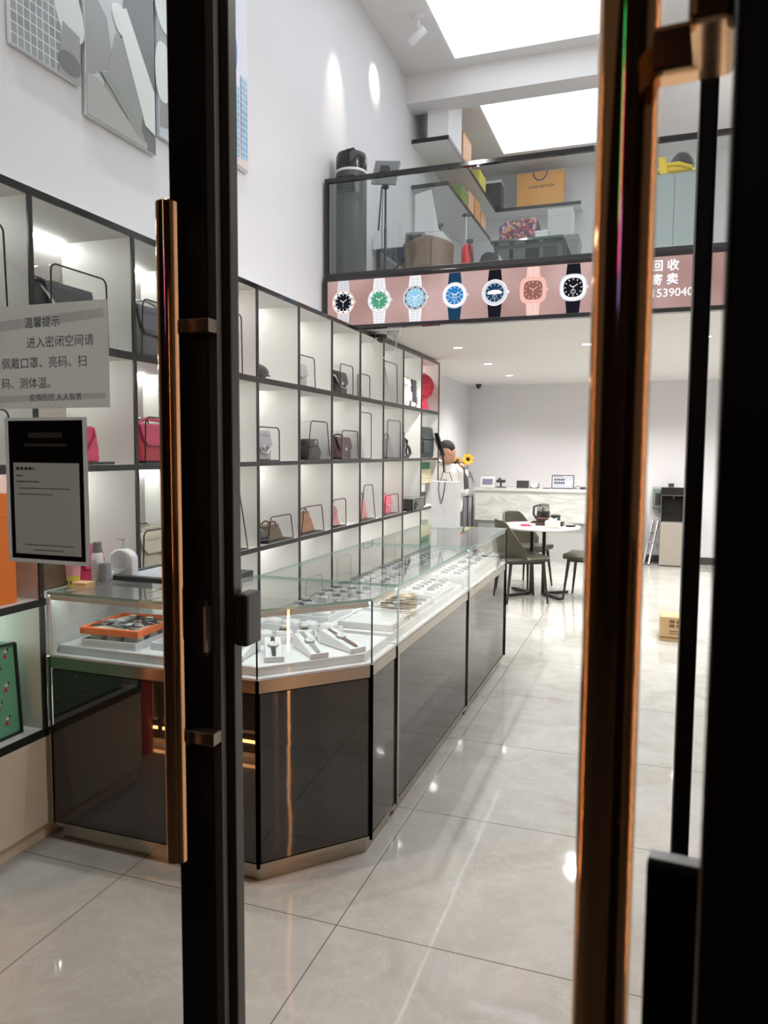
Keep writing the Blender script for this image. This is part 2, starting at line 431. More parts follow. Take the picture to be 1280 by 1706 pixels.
# warm LED outline fixed to the inside of the shop windows (seen mirrored in the showcase)
warm = glow('warm LED', (1.0, .42, .14), WARM_GLOW)
for nm, bx in (('tall warm LED strip on the frame of the far shop window', (1.466, 1.478, Y0 + .045, Y0 + .06, .06, 3.0)),
               ('tall warm LED strip in the corner of the window by the shelves', (-2.557, -2.548, Y0 + .045, Y0 + .06, .06, 3.0)),
               ('low warm LED strip along the sill of the window by the shelves', (-2.545, -1.75, Y0 + .045, Y0 + .06, .06, .070))):
    x0, x1, y0, y1, z0, z1 = bx
    t = thing('led_strip', nm, 'LED strip', ((x0 + x1) / 2, y0, z0))
    w = (x1 - x0) / 2
    MB().box(-w, w, .0, y1 - y0, 0, z1 - z0).build('glowing_diffuser', warm, t)
    MB().box(-w - .004, w + .004, -.006, 0, 0, z1 - z0).build('channel', steel, t)
# neon across the street (only in reflections)
for x, y, z, h, c, nmm in ((-1.7, -5.2, 3.4, 1.6, (.05, .9, .35), 'green'), (-1.35, -5.2, 3.0, 1.5, (1, .05, .35), 'magenta'), (-1.05, -5.2, 2.7, .8, (.2, .25, 1), 'blue'), (3.2, -5.0, .2, 3.0, (1, .5, .2), 'orange')):
    t = thing('neon_sign_tube', '%s upright neon tube on the dark facade across the street' % nmm, 'neon sign', (x, y, z))
    MB().tube([(0, 0, 0), (0, 0, h)], .05, 10).build('tube', glow('neon ' + nmm, c, 6.0), t)
    MB().box(-.09, .09, -.1, -.05, -.02, h + .02).build('backing', dark_grey, t)
struct('wall_street', MB().box(-14, 14, -5.6, -5.4, -.02, 6), mat('dark street facade', (.03, .025, .02), .7), 'dark facade across the street', 'wall')

# ------------------------------------------------------------------ doors
d1 = thing('door_1', 'closed black framed glass door leaf with paper notices', 'door', (-1.70, Y0, 0), kind='structure')
def pull(parent, h0, h1, zb, x, y, ydir, xdir=0):
    """Round pull bar with two stand-off brackets; ydir/xdir point from the bar to the leaf."""
    b = MB(); n = 28; R = .0195
    b.lathe([(R * .8, h0), (R, h0 + .003), (R, h1 - .003), (R * .8, h1)], n, (x, y, 0))
    bar = b.build('pull_handle', bronze, parent, smooth=True)
    for z in zb:
        q = MB()
        q.bar((x, y, z), (x + xdir, y + ydir, z), .022, .042)
        q.build('bracket', satin_bronze, bar, bevel=.003)
    return bar
OX = 1.70
mb = MB().box(-.834 + OX, -.757 + OX, -.022, .022, 0, 3.0); mb.build('stile', door_black, d1, bevel=.003)
MB().box(0, .075, -.022, .022, 0, 3.0).build('hinge_stile', door_black, d1, bevel=.003)
MB().box(.075, -.834 + OX, -.022, .022, 0, .10).build('bottom_rail', door_black, d1)
MB().box(.075, -.834 + OX, -.022, .022, 2.92, 3.0).build('top_rail', door_black, d1)
MB().box(.075, -.834 + OX, -.004, .004, .10, 2.92).build('glass_pane', door_glass, d1)
MB().box(-.757 + OX, -.740 + OX, -.018, .010, 0, 3.0).build('brush_seal', seal_grey, d1)
MB().box(-.741 + OX, -.722 + OX, .000, .030, 0, 3.0).build('closing_edge', mat('olive black edge profile', (.035, .03, .02), .35), d1, bevel=.003)
# bar stands 8 cm in front of the leaf
bar = MB(); R = .0195
bar.lathe([(R * .8, 0), (R, .003), (R, 1.177), (R * .8, 1.18)], 28)
hd = bar.build('pull_handle', bronze, d1, smooth=True, loc=(-.797 + OX, -.08, .796))
for z in (.223, .974):
    q = MB(); q.box(-.010, .010, 0, .062, z - .012, z + .012); q.box(-.010, .060, .030, .0575, z - .012, z + .012)
    q.build('bracket', satin_bronze, hd, bevel=.002)
lk = MB().box(-.722 + OX, -.693 + OX, .0, .055, 1.185, 1.285); lk.build('lock_keeper', dark_grey, d1, bevel=.006)
lk = MB().box(-.785 + OX, -.757 + OX, -.040, -.022, 1.17, 1.275); lk = lk.build('lock_plate', door_black, d1, bevel=.004)
MB().box(-.761 + OX, -.756 + OX, -.041, -.020, 1.18, 1.265).build('strike_edge', steel, lk)
# notices on the glass
NY = Y0 - .0065
white_paper = paper_material('backlit white paper', (.84, .83, .80), .75)
tape_m = thin_glass('shiny clear tape', (.985, .985, .985), .12, rough=.2)
t = thing('paper_notice', 'white sheet of large printed characters taped to the glass above the black bordered card', 'notice', (-1.14, NY, 1.632))
tilt = math.radians(1.2)
MB().box(-.156, .153, -.0004, .0004, 0, .205).build('sheet', white_paper, t)
for z0, z1, sh in ((.166, .187, .012), (.012, .026, 0)):
    MB().prism([(-.140, z0 - sh), (.145, z0 + .006), (.142, z1 + .002), (-.138, z1 - sh)], -.0012, -.0006, 'y').build('tape', tape_m, t)
for body, x, z, w in (('温馨提示', -.006, .170, .088), ('进入密闭空间请', .036, .131, .165), ('佩戴口罩、亮码、扫', -.006, .091, .213), ('码、测体温。', -.052, .051, .125), ('疫情防控 人人有责', .022, .022, .13)):
    text_mesh('printed_line', body, .03, ink, t, face_y(x, -.0014, z), w, .0001)
t = thing('paper_card', 'black bordered card with a white rounded field hung under the taped sheet', 'notice', (-1.148, NY, 1.318))
MB().box(-.104, .104, -.0005, .0005, 0, .296).build('sheet', paper_material('backlit grey laminate', (.80, .79, .77), .72), t)
bord = MB(); bord.box(-.094, .094, -.0012, -.0006, .205, .290); bord.box(-.094, .094, -.0012, -.0006, .008, .018); bord.box(-.094, -.084, -.0012, -.0006, .018, .205); bord.box(.084, .094, -.0012, -.0006, .018, .205)
bord.build('border', mat('black card print', (.02, .018, .016), .3), t)
def rrect(x0, x1, z0, z1, r, n=5):
    out = []
    for cx, cz, a0 in ((x1 - r, z0 + r, -PI / 2), (x1 - r, z1 - r, 0), (x0 + r, z1 - r, PI / 2), (x0 + r, z0 + r, PI)):
        for i in range(n + 1):
            a = a0 + PI / 2 * i / n; out.append((cx + r * math.cos(a), cz + r * math.sin(a)))
    return out
MB().prism(rrect(-.084, .084, .018, .205, .006), -.0010, -.0006, 'y').build('field', paper_material('backlit white field', (.90, .89, .87), .8), t)
grey_ink = mat('grey print', (.12, .12, .12), .6)
for rows in (((.190, -.076, -.030, .006), (.177, -.076, -.062, .003), (.165, -.076, -.018, .003), (.152, -.072, .06, .002), (.140, -.072, .016, .002)), ((.036, -.060, .066, .002), (.026, -.036, .040, .002))):
    lines = MB()
    for z, x0, x1, h in rows:
        x = x0
        while x < x1:
            lines.box(x, min(x + h * 1.3, x1), -.0015, -.0011, z, z + h); x += h * 1.8
    lines.build('small_print', grey_ink, t)
hl = MB().box(-.042, .044, -.0016, -.0012, .255, .266); hl.box(-.054, .056, -.0016, -.0012, .238, .244); hl.build('heading_stripes', mat('pale print', (.30, .29, .27), .6), t)

# open leaf, swung outward almost along the view
d2o = thing('door_2', 'open black framed glass door leaf with a thick bronze pull bar', 'door', (.0955, 1.17, 0), rotz=math.radians(-90 - 4.8), kind='structure')
# local +x runs from the hinge to the free edge (towards the street); local -y is the face seen on the inner side
LWd = .80
MB().box(LWd - .085, LWd, 0, .045, 0, 3.0).build('stile', door_black, d2o, bevel=.004)
MB().box(.0, .05, .009, .045, 0, 3.0).build('hinge_stile', door_black, d2o, bevel=.004)
MB().box(.05, LWd - .085, 0, .045, 0, .10).build('bottom_rail', door_black, d2o)
MB().box(.05, LWd - .085, 0, .045, 2.92, 3.0).build('top_rail', door_black, d2o)
MB().box(.0, LWd - .085, .0, .008, .10, 2.92).build('glass_pane', door_glass, d2o)
bar = MB(); R = .0184
bar.lathe([(R * .8, 0), (R, .003), (R, 1.177), (R * .8, 1.18)], 40)
hd2 = bar.build('pull_handle', bronze, d2o, smooth=True, loc=(LWd - .118, -.0585, .88))
for z in (.14, .905):
    q = MB(); q.box(-.011, .011, 0, .045, z - .014, z + .014); q.box(-.011, .06, .036, .058, z - .014, z + .014)
    q.build('bracket', bronze, hd2, bevel=.004)
lc = MB().box(LWd - .097, LWd - .085, -.030, .0, .62, 1.305).build('lock_case', door_black, d2o, bevel=.003)
MB().box(LWd - .096, LWd - .086, -.029, .0, 1.305, 1.3075).build('steel_top_edge', steel, lc)
# ------------------------------------------------------------------ wall of lit bag shelves
SX = -2.22
P = [1.68, 2.266, 2.859, 3.43, 3.99, 4.551, 5.10, 5.67, 6.23, 6.79, 7.39, 8.05]
BT = {'A': 1.99, 'B': 1.485, 'C': .968, 'D': .45}
TOPZ = {'A': 2.50, 'B': 1.955, 'C': 1.458, 'D': .94}
sh = thing('display_shelf', 'long white wall shelf of lit square cells edged in black, full of handbags', 'shelf', (SX, P[0], 0))
py = lambda k: P[k] - P[0]
LEN = P[11] - P[0]
led_shelf = glow('cool shelf LED', (1.0, .985, .94), SHELF_GLOW)
for z0, z1 in ((2.50, 2.53), (1.955, 1.99), (1.458, 1.485), (.94, .968), (.42, .45)):
    b = MB().box(-.39, -.006, -.012, LEN + .012, z0, z1).build('shelf_board', shelf_white, sh)
    MB().box(-.006, .003, -.012, LEN + .012, z0, z1).build('edge_trim', black_gloss if z0 > 2.4 else black_metal, b, bevel=.002)
for k in range(12):
    y = py(k); d = MB(); prev = .06
    for z0, z1 in ((.06, .42), (.45, .94), (.968, 1.458), (1.485, 1.955), (1.99, 2.50)):
        d.box(-.39, -.006, y - .009, y + .009, z0, z1)
    d = d.build('divider', shelf_white, sh)
    MB().box(-.006, .002, y - .011, y + .011, .42, 2.53).build('edge_trim', black_metal, d)
MB().box(-.396, -.390, 0, LEN, .0, 2.53).build('back_panel', shelf_white, sh)
for k in range(11):
    MB().box(-.004, .004, py(k) + .002, py(k + 1) - .002, .065, .418).build('cabinet_door', cream, sh, bevel=.002)
MB().box(-.39, -.02, 0, LEN, 0, .06).build('plinth', cream, sh)
for r in 'ABCD':
    for k in range(11):
        MB().box(-.388, -.374, py(k) + .012, py(k + 1) - .012, TOPZ[r] - .010, TOPZ[r] - .002).build('led_strip', led_shelf, sh)

def sup(a, e): return math.copysign(abs(math.cos(a)) ** (2 / e), math.cos(a)), math.copysign(abs(math.sin(a)) ** (2 / e), math.sin(a))
def sbody(mb, w, d, h, tw=1.0, td=.6, e=5.0, z0=0.0, m=0, bul=.05, n=28, k=10, lean=0.0, wob=0.0, sd=0):
    rings = []
    for i in range(k + 1):
        t = i / k; f = (1 + (tw - 1) * t) * (1 + bul * math.sin(PI * t)); g = (1 + (td - 1) * t) * (1 + bul * 2 * math.sin(PI * t))
        if i == 0 or i == k: f *= .95; g *= .85
        zz = z0 + h * (t if 0 < i < k else (0.0 if i == 0 else 1.0))
        if i == 1: zz = z0 + h * .035
        if i == k - 1: zz = z0 + h * .965
        ring = []
        for j in range(n):
            c, s = sup(2 * PI * j / n, e)
            q = 1 + wob * mnoise.noise(Vector((j * .9 + sd, i * .7, sd)))
            ring.append((d / 2 * g * c * q + lean * t, w / 2 * f * s * q, zz))
        rings.append(ring)
    return mb.loft(rings, m)
def arch(y0, y1, z0, h, x, n=14, e=2.0, lean=0.0):
    out = []
    for i in range(n + 1):
        a = PI * i / n; c, s = sup(a, e)
        out.append((x + lean * max(0, s), (y0 + y1) / 2 - (y1 - y0) / 2 * c, z0 + h * max(0, s)))
    return out
gold = mat('pale gold fitting', (.75, .55, .28), .25, 1.0)
silver = mat('silver fitting', (.7, .7, .7), .2, 1.0)
def flap_bag(t, w, h, d, m, m2=None, quilt=False, handle='strap', fit=None):
    fit = fit or silver; m2 = m2 or m
    sbody(MB(), w, d, h * .97, .86, .55, 5).build('body', m, t, smooth=True)
    rings = []                                                      # flap: follows the top and hangs over the front
    for i in range(9):
        s = i / 8
        if s < .35: x = -d * .22 + d * .5 * (s / .35); z = h * (.985 + .02 * math.sin(PI * s / .35))
        else: q = (s - .35) / .65; x = d * .30 + d * .20 * q; z = h * (.985 - .56 * q)
        ww = w * (.45 - .02 * s) * (1 if s < .8 else (1 - (s - .8) * .9))
        rings.append([(x, -ww, z), (x, ww, z), (x + .006, ww, z + .006), (x + .006, -ww, z + .006)])
    MB().loft(rings).build('flap', m2, t, smooth=True, ang=60)
    MB().lathe([(.013, d * .5), (.016, d * .5 + .004), (.010, d * .5 + .010)], 16, (0, 0, h * .44), 'x').build('clasp', fit, t, smooth=True)
    if handle == 'chain': MB().tube(arch(-w * .40, w * .40, h * .9, h * .26, -.01, 18, 2.2), .006, 6).build('chain', fit, t, smooth=True)
    elif handle == 'drape':
        MB().tube([(d * .1, -w * .42, h * .95), (d * .5, -w * .44, h * .7), (d * .58, -w * .2, h * .3), (d * .58, w * .1, h * .22), (d * .52, w * .40, h * .55), (d * .1, w * .42, h * .95)], .006, 6).build('chain', fit, t, smooth=True)
    else: MB().tube(arch(-w * .30, w * .30, h * .95, h * .2, 0, 16, 3), .007, 8).build('handle', m2, t, smooth=True)
def tote_bag(t, w, h, d, m, m2=None, tw=.8):
    m2 = m2 or m
    sbody(MB(), w, d, h * .8, tw, .45, 7, bul=.02).build('body', m, t, smooth=True)
    MB().box(-d * .26, d * .26, -w * tw * .47, w * tw * .47, h * .785, h * .81).build('top_edge', m2, t, bevel=.004)
    for sx in (-1, 1): MB().tube(arch(-w * .22, w * .22, h * .74, h * .26, sx * d * .22, 14, 2.4), .006, 8).build('handle', m2, t, smooth=True)
def bucket_bag(t, w, h, d, m, m2=None):
    m2 = m2 or m
    sbody(MB(), w, d, h * .55, 1.0, .95, 4, bul=.08, wob=.05, sd=3).build('body', m, t, smooth=True)
    sbody(MB(), w * .9, d * .9, h * .36, 1.05, 1.0, 3, z0=h * .54, wob=.12, sd=9).build('gathered_collar', m, t, smooth=True)
    MB().tube([(d * .47 * math.cos(a), w * .46 * math.sin(a), h * .72) for a in [2 * PI * i / 20 for i in range(20)]], .006, 6, True).build('drawstring', m2, t, smooth=True)
    MB().tube([(0, -w * .45, h * .85), (.03, -w * .55, h * .5), (d * .55, -w * .5, h * .12), (d * .6, -w * .1, .03)], .006, 6).build('strap', m2, t, smooth=True)
    MB().lathe([(.010, d * .47), (.014, d * .47 + .006), (.006, d * .47 + .012)], 14, (0, 0, h * .78), 'x').build('stud', silver, t, smooth=True)
def backpack(t, w, h, d, m, m2=None):
    m2 = m2 or m
    sbody(MB(), w, d, h * .9, .72, .6, 3.2, bul=.10).build('body', m, t, smooth=True)
    sbody(MB(), w * .66, d * .5, h * .42, .8, .6, 3, z0=.006, bul=.08, lean=-d * .15).build('front_pocket', m, t, smooth=True, loc=(d * .42, 0, 0))
    MB().tube(arch(-w * .14, w * .14, h * .85, h * .15, 0, 12, 2.4), .006, 8).build('handle', m2, t, smooth=True)
    MB().tube([(d * .5, -w * .3, h * .15), (d * .62, -w * .12, h * .42), (d * .5, w * .18, h * .62), (d * .3, w * .26, h * .85)], .006, 6).build('strap', m2, t, smooth=True)
def pouch(t, w, h, d, m, m2=None):
    m2 = m2 or m
    MB().ball((0, 0, h * .48), (d / 2, w / 2, h * .5), nu=22, nv=12, fn=lambda q: (q.x * (1 + .12 * math.sin(9 * q.y)), q.y, q.z * (1 + .35 * math.sin(7 * q.y + 1) * .5) if q.z > 0 else q.z * .96)).build('body', m, t, smooth=True, ang=80)
    MB().tube([(d * .2, -w * .36, h * .5), (d * .50, -w * .2, h * .3), (d * .55, w * .2, h * .25), (d * .3, w * .40, h * .35)], .005, 6).build('strap', m2, t, smooth=True)
KINDS = dict(flap=flap_bag, tote=tote_bag, bucket=bucket_bag, backpack=backpack, pouch=pouch)

def cover(x, y, z, w, h, d, taper, label, r=.03):
    """Clear vinyl dust cover: piped front and back outlines joined by film, on a dark base."""
    t = thing('dust_cover', label, 'dust cover', (x, y, z), group=None)
    def outline(n=6):
        hw0, hw1 = w / 2, w / 2 * taper; pts = [(-hw0, .003)]
        for i in range(n + 1): a = PI - PI / 2 * i / n; pts.append((-hw1 + r + r * math.cos(a), h - r + r * math.sin(a)))
        for i in range(n + 1): a = PI / 2 - PI / 2 * i / n; pts.append((hw1 - r + r * math.cos(a), h - r + r * math.sin(a)))
        pts.append((hw0, .003)); return pts
    o = outline()
    f = MB(); k = len(o)
    f.add([(d / 2, a, b) for a, b in o] + [(-d / 2, a, b) for a, b in o],
          [list(range(k)), list(range(k, 2 * k))] + [[i, i + 1, k + i + 1, k + i] for i in range(k - 1)])
    f.build('film', film, t)
    for s in (1, -1):
        MB().tube([(s * d / 2, a, b) for a, b in o], .0036, 6, True).build('piping', pip_black, t, smooth=True)
    MB().box(-d / 2 + .004, d / 2 - .004, -w / 2 + .004, w / 2 - .004, .0, .007).build('base_board', pip_black, t)
    return t

def leather(name, c, rough=.38, vary=.12, bump=.12): return mat(name, c, rough, vary=vary, vscale=25, bump=bump, bscale=90)
LM = dict(
    cream=leather('cream leather', (.70, .64, .50)), char=leather('charcoal leather', (.05, .05, .055)), dkgrey=leather('slate grey leather', (.10, .105, .12)),
    tan=leather('pinkish tan leather', (.52, .30, .24)), black=leather('black leather', (.018, .018, .02), .28), silver=leather('silver grey leather', (.42, .43, .46), .3),
    palegreen=leather('pale sage leather', (.52, .54, .44)), palegrey=leather('pale grey leather', (.50, .50, .52)), burg=leather('dark burgundy leather', (.07, .022, .032), .3),
    red=leather('red leather', (.50, .03, .06)), rose=leather('rose red leather', (.62, .06, .14)), brown=leather('brown patterned leather', (.13, .085, .05), .45, .5),
    ochre=leather('ochre and rose leather', (.42, .20, .10), .4, .45), pink=leather('soft pink leather', (.62, .26, .26)), greige=leather('greige leather', (.30, .27, .24)),
    beige=leather('beige quilted leather', (.62, .55, .44)), magenta=leather('raspberry leather', (.60, .03, .12)), mid=leather('mid grey canvas', (.14, .14, .15), .6), white=leather('white leather', (.72, .72, .70)))
FX = -2.237
def put(row, y, w, h, d, kind, m, desc, cov=None, m2=None, xo=.03, rot=0.0, **k):
    """One bag on its shelf board, and its cover (centre y, width, height, depth, taper) if it has one."""
    z = BT[row]
    if cov:
        cy, cw, ch, cd, ct = cov
        cover(FX - cd / 2, cy, z, cw, ch, cd, ct, 'clear cover over the ' + desc)
        z += .0075; x = FX - .038 - d / 2; y = cy + .12 * (cw - w)
    else: x = FX - d / 2 - xo
    t = thing('handbag', desc, 'handbag', (x, y, z), rotz=rot)
    KINDS[kind](t, w, h, d, LM[m], LM[m2] if m2 else None, **k)
    return t
# row A (topmost)
put('A', 1.98, .25, .25, .12, 'flap', 'white', 'white flap bag in the topmost cell by the door', (1.99, .35, .37, .20, .95), handle='chain', fit=gold)
put('A', 2.49, .30, .23, .13, 'flap', 'char', 'charcoal quilted flap bag behind the taped paper notice', (2.54, .33, .29, .24, .96), handle='drape')
put('A', 3.08, .30, .24, .14, 'flap', 'dkgrey', 'slate grey chain bag beside the pull bar, top row', (3.11, .36, .26, .22, .92), handle='chain')
put('A', 3.66, .27, .25, .14, 'tote', 'tan', 'pinkish tan tote past the black door stile, top row', (3.67, .34, .335, .2, .96))
put('A', 4.16, .26, .10, .16, 'pouch', 'char', 'flat dark pouch lying uncovered in the top row')
put('A', 4.68, .22, .15, .11, 'flap', 'palegrey', 'little pale grey flap bag beside the dark pouch, top row', (4.70, .28, .205, .22, .9), fit=silver)
put('A', 5.33, .29, .17, .13, 'flap', 'black', 'black flap bag with silver clasp in the top row', (5.418, .268, .225, .30, .95), handle='drape')
put('A', 5.80, .20, .16, .10, 'tote', 'palegreen', 'pale sage tote with a light handle under the camera cable', (5.79, .27, .19, .2, 1.0), m2='cream')
put('A', 6.44, .27, .32, .13, 'tote', 'palegrey', 'tall pale grey tote, top row, two cells before the red bag', (6.46, .38, .36, .22, .93), tw=.75)
put('B', 1.99, .27, .17, .12, 'flap', 'silver', 'silver patterned bag beside the black bordered card', (1.99, .34, .21, .2, .95), handle='drape')
put('B', 2.62, .13, .17, .09, 'backpack', 'rose', 'small rose red bag standing before an orange folder')
put('B', 3.10, .31, .18, .13, 'flap', 'red', 'red flap bag in a cover beside the pull bar', (3.12, .36, .22, .24, .95), m2='rose')
put('B', 3.62, .26, .22, .12, 'tote', 'cream', 'cream tote mostly hidden behind the black door stile', (3.63, .34, .26, .2, .95))
put('B', 4.15, .25, .18, .12, 'flap', 'silver', 'silver grey flap bag in the second row beside the bucket bag', (4.155, .28, .21, .2, .97), handle='drape')
put('B', 4.86, .23, .16, .15, 'bucket', 'black', 'black drawstring bucket bag in a tall tapered cover', (4.905, .385, .275, .28, .74))
put('B', 5.40, .31, .165, .13, 'flap', 'burg', 'dark burgundy boxy bag in the middle of the second row', (5.49, .345, .225, .30, .97), handle='strap')
put('B', 5.80, .24, .26, .13, 'tote', 'palegrey', 'pale grey tote in a tall narrow case beside the burgundy bag', (5.825, .28, .385, .22, .99))
put('B', 6.46, .33, .22, .14, 'tote', 'mid', 'mid grey canvas tote under a tall creased cover', (6.565, .40, .35, .30, .9), tw=.7)
put('C', 2.62, .15, .15, .12, 'flap', 'magenta', 'raspberry bag in the lower row behind the white sprayer')
put('C', 2.47, .17, .23, .12, 'tote', 'brown', 'brown patterned tote behind the raspberry bag', xo=.10)
put('C', 3.08, .32, .165, .13, 'flap', 'cream', 'cream flap bag above the dark felt tray', (3.10, .38, .20, .24, .95), handle='strap')
put('C', 3.70, .26, .29, .13, 'flap', 'beige', 'beige quilted tall bag beside the door stile', (3.70, .37, .34, .22, .55), handle='chain', fit=gold)
put('C', 4.095, .225, .105, .20, 'pouch', 'dkgrey', 'slumped slate grey pouch lying beside a patterned brown bag', xo=.01)
put('C', 4.34, .22, .115, .12, 'tote', 'brown', 'short brown patterned bag in a cover beside the slumped pouch', (4.31, .355, .165, .24, .82))
put('C', 4.80, .26, .17, .17, 'tote', 'ochre', 'ochre and rose tote under a square clear cover', (4.80, .38, .195, .26, .80), m2='brown')
put('C', 5.27, .22, .175, .15, 'backpack', 'pink', 'soft pink little backpack in the lower row', (5.275, .27, .215, .22, .95))
put('C', 5.82, .20, .22, .12, 'tote', 'pink', 'pink and greige tote under a tall peaked cover', (5.90, .35, .30, .24, .60), m2='greige')
put('C', 6.44, .27, .165, .14, 'flap', 'magenta', 'raspberry red flap bag in the lower row', (6.52, .40, .185, .24, .90), m2='rose')
for y, w, h, s in ((4.86, .3, .2, 'under the ochre tote'), (5.42, .3, .28, 'under the pink backpack'), (6.52, .34, .30, 'under the raspberry red bag')):
    cover(FX - .12, y, BT['D'], w, h, .2, .9, 'empty clear cover on the lowest shelf ' + s)

# uncovered odd shapes on the shelves
t = thing('handbag', 'large crinkled silver and black bag filling a cell of the top row', 'handbag', (-2.37, 7.09, BT['A']))
m_s = cells_material('crinkled silver', [(.5, .5, .48), (.06, .06, .06), (.32, .33, .30), (.7, .7, .68)], 16, .2)
sbody(MB(), .52, .26, .29, .96, .85, 6, wob=.05, sd=4).build('body', m_s, t, smooth=True)
MB().box(-.05, .05, -.20, .20, .285, .30).build('top_edge', LM['black'], t, bevel=.004)
MB().box(.11, .135, .02, .16, .05, .27).build('black_panel', LM['black'], t, bevel=.004)
puff = mat('bright red quilted nylon', (.50, .012, .045), .5, bump=.9, bscale=40)
t = thing('handbag', 'big puffy red gathered bag in the last cell of the top row', 'handbag', (-2.35, 7.71, BT['A']))
sbody(MB(), .26, .2, .14, .62, .7, 2.4, wob=.12, sd=1).build('gathered_base', puff, t, smooth=True)
MB().ball((0, .04, .255), (.13, .24, .145), (0, 0, 0), 40, 24, fn=lambda q: (q.x * (1 + .12 * math.sin(9 * math.atan2(q.z, q.y)) + .06 * math.sin(60 * q.y)), q.y * (1 + .30 * q.z / .145 * (1 if q.y > 0 else .3)) * (1 + .035 * math.sin(11 * math.atan2(q.z, q.x + .001))), q.z * (1 + .05 * math.sin(25 * q.y)))).build('puffed_body', puff, t, smooth=True, ang=80)
MB().tube([(.07 * math.cos(a), .085 * math.sin(a), .13) for a in [2 * PI * i / 16 for i in range(16)]], .012, 6, True).build('tie', puff, t, smooth=True)
t = thing('handbag', 'black fringed bag standing on end in the second row beside the grey canvas tote', 'handbag', (-2.33, 6.93, BT['B']))
sbody(MB(), .13, .14, .265, 1.0, .9, 5).build('body', LM['black'], t, smooth=True)
MB().tube([(.02, .06, .22), (.05, .15, .17), (.06, .11, .13), (.06, .20, .10), (.06, .24, .05), (.06, .16, .012), (.06, .05, .01)], .016, 8).build('strap', LM['black'], t, smooth=True)
MB().ball((.075, .0, .21), .012).build('stud', silver, t, smooth=True)
MB().tube([(.06, .16 + .05 * math.cos(a), .07 + .05 * math.sin(a)) for a in [2 * PI * i / 14 for i in range(14)]], .009, 6, True).build('loop', LM['black'], t, smooth=True)
t = thing('backpack', 'large black bag whose strap hangs out of the last cell beside the man', 'bag', (-2.36, 7.72, BT['B'] + .001))
dg_m = mat('black green nylon', (.028, .038, .038), .5, bump=.2, bscale=80)
sbody(MB(), .56, .22, .33, .98, .9, 7, wob=.03, sd=6).build('body', dg_m, t, smooth=True)
MB().box(.095, .135, -.22, .02, .05, .18).build('front_pocket', dg_m, t, bevel=.012)
MB().box(.10, .125, -.20, .24, .20, .215).build('zip', dark_grey, t, bevel=.003)
MB().bar((.135, .25, .27), (.195, .33, .02), .06, .022).bar((.195, .33, .03), (.20, .37, -.16), .05, .018).build('strap', LM['black'], t, bevel=.006)
t = thing('folder', 'orange folder leaning in the cell behind the rose red bag', 'folder', (-2.50, 2.40, BT['B']))
MB().obox((0, 0, .115), (.016, .15, .23), (0, -.10, 0)).build('cover_board', mat('orange card', (.85, .33, .05), .5), t, bevel=.002)
MB().obox((.013, 0, .118), (.004, .004, .25), (.5, 0, 0)).build('elastic_band', ink, t)
t = tag(MB().box(-.06, .14, -.16, .16, 0, .012).build('display_board', black_gloss, None, bevel=.002, loc=(-2.42, 2.62, BT['B'])), 'thin black display board under the rose red bag', 'board')
for ob in [o for o in COL.objects if o.name.startswith('handbag') and o.get('label', '').startswith('small rose red')]: ob.location.z += .0125
# orange box and green bag by the door, boxes at the far end
org = mat('orange gift box card', (.95, .24, .03), .5)
t = thing('gift_box', 'large orange gift box at the end of the shelf by the door', 'box', (-2.42, 1.96, BT['C']))
MB().box(-.15, .16, -.23, .225, 0, .40).build('box_body', org, t, bevel=.003)
MB().box(-.153, .163, -.233, .228, .33, .415).build('lid', org, t, bevel=.003)
gm = thing('shopping_bag', 'green paper carrier with black edges and small printed marks on the lowest shelf', 'shopping bag', (-2.41, 1.975, BT['D']))
grn = mat('green paper', (.16, .46, .30), .55)
b = MB(); b.prism([(-.23, 0), (.225, 0), (.205, .36), (-.21, .385)], -.12, .13, 'x'); b.build('paper_body', grn, gm, bevel=.003)
e = MB()
for a, c in (((.225, 0), (.205, .36)), ((.205, .36), (-.21, .385)), ((-.23, .004), (.225, .004))): e.bar((.131, a[0], a[1]), (.131, c[0], c[1]), .008, .018, up=(1, 0, 0))
e.build('black_edge', pip_black, gm)
e = MB(); e2 = MB(); e3 = MB()
for i in range(5):
    for j in range(6):
        y = -.19 + j * .07 + (i % 2) * .035; z = .05 + i * .065
        if y > .19: continue
        e.prism([(y - .009, z), (y + .009, z), (y, z + .022)], .1302, .1315, 'x'); e2.prism([(y - .006, z + .02), (y + .008, z + .02), (y + .008, z + .032), (y - .006, z + .03)], .1302, .1318, 'x')
        e3.prism([(y + .008, z + .026), (y + .018, z + .028), (y + .014, z + .038)], .1302, .1316, 'x')
e.build('red_marks', mat('red print', (.6, .04, .05), .5), gm); e2.build('pale_marks', mat('pale print on green', (.8, .75, .65), .5), gm); e3.build('dark_marks', ink, gm)
MB().tube([(.10, -.08, .37), (.115, -.07, .43), (.115, .05, .43), (.10, .06, .365)], .004, 6).build('handle', pip_black, gm, smooth=True)
def simple_box(name, label, cat, loc, w, d, h, m, lid=None, rotz=0.0, group=None, lid_h=.25, over=.003, at_top=True):
    """Lidded carton: w along y, d along x."""
    t = thing(name, label, cat, loc, rotz, group)
    MB().box(-d / 2, d / 2, -w / 2, w / 2, 0, h * (1 - lid_h * .4)).build('box_body', m, t, bevel=.003)
    MB().box(-d / 2 - over, d / 2 + over, -w / 2 - over, w / 2 + over, h * (1 - lid_h), h).build('lid', lid or m, t, bevel=.003)
    return t
zc = BT['C']
simple_box('storage_box', 'black storage box at the far end of the lower row beside the white carrier', 'box', (-2.40, 7.62, zc), .30, .24, .15, mat('black card', (.03, .035, .035), .5))
simple_box('storage_box', 'white translucent box on the black box at the far end of the shelf', 'box', (-2.40, 7.62, zc + .151), .30, .22, .09, mat('milky plastic', (.62, .65, .62), .3))
kraft_c = mat('cream card', (.62, .55, .38), .6)
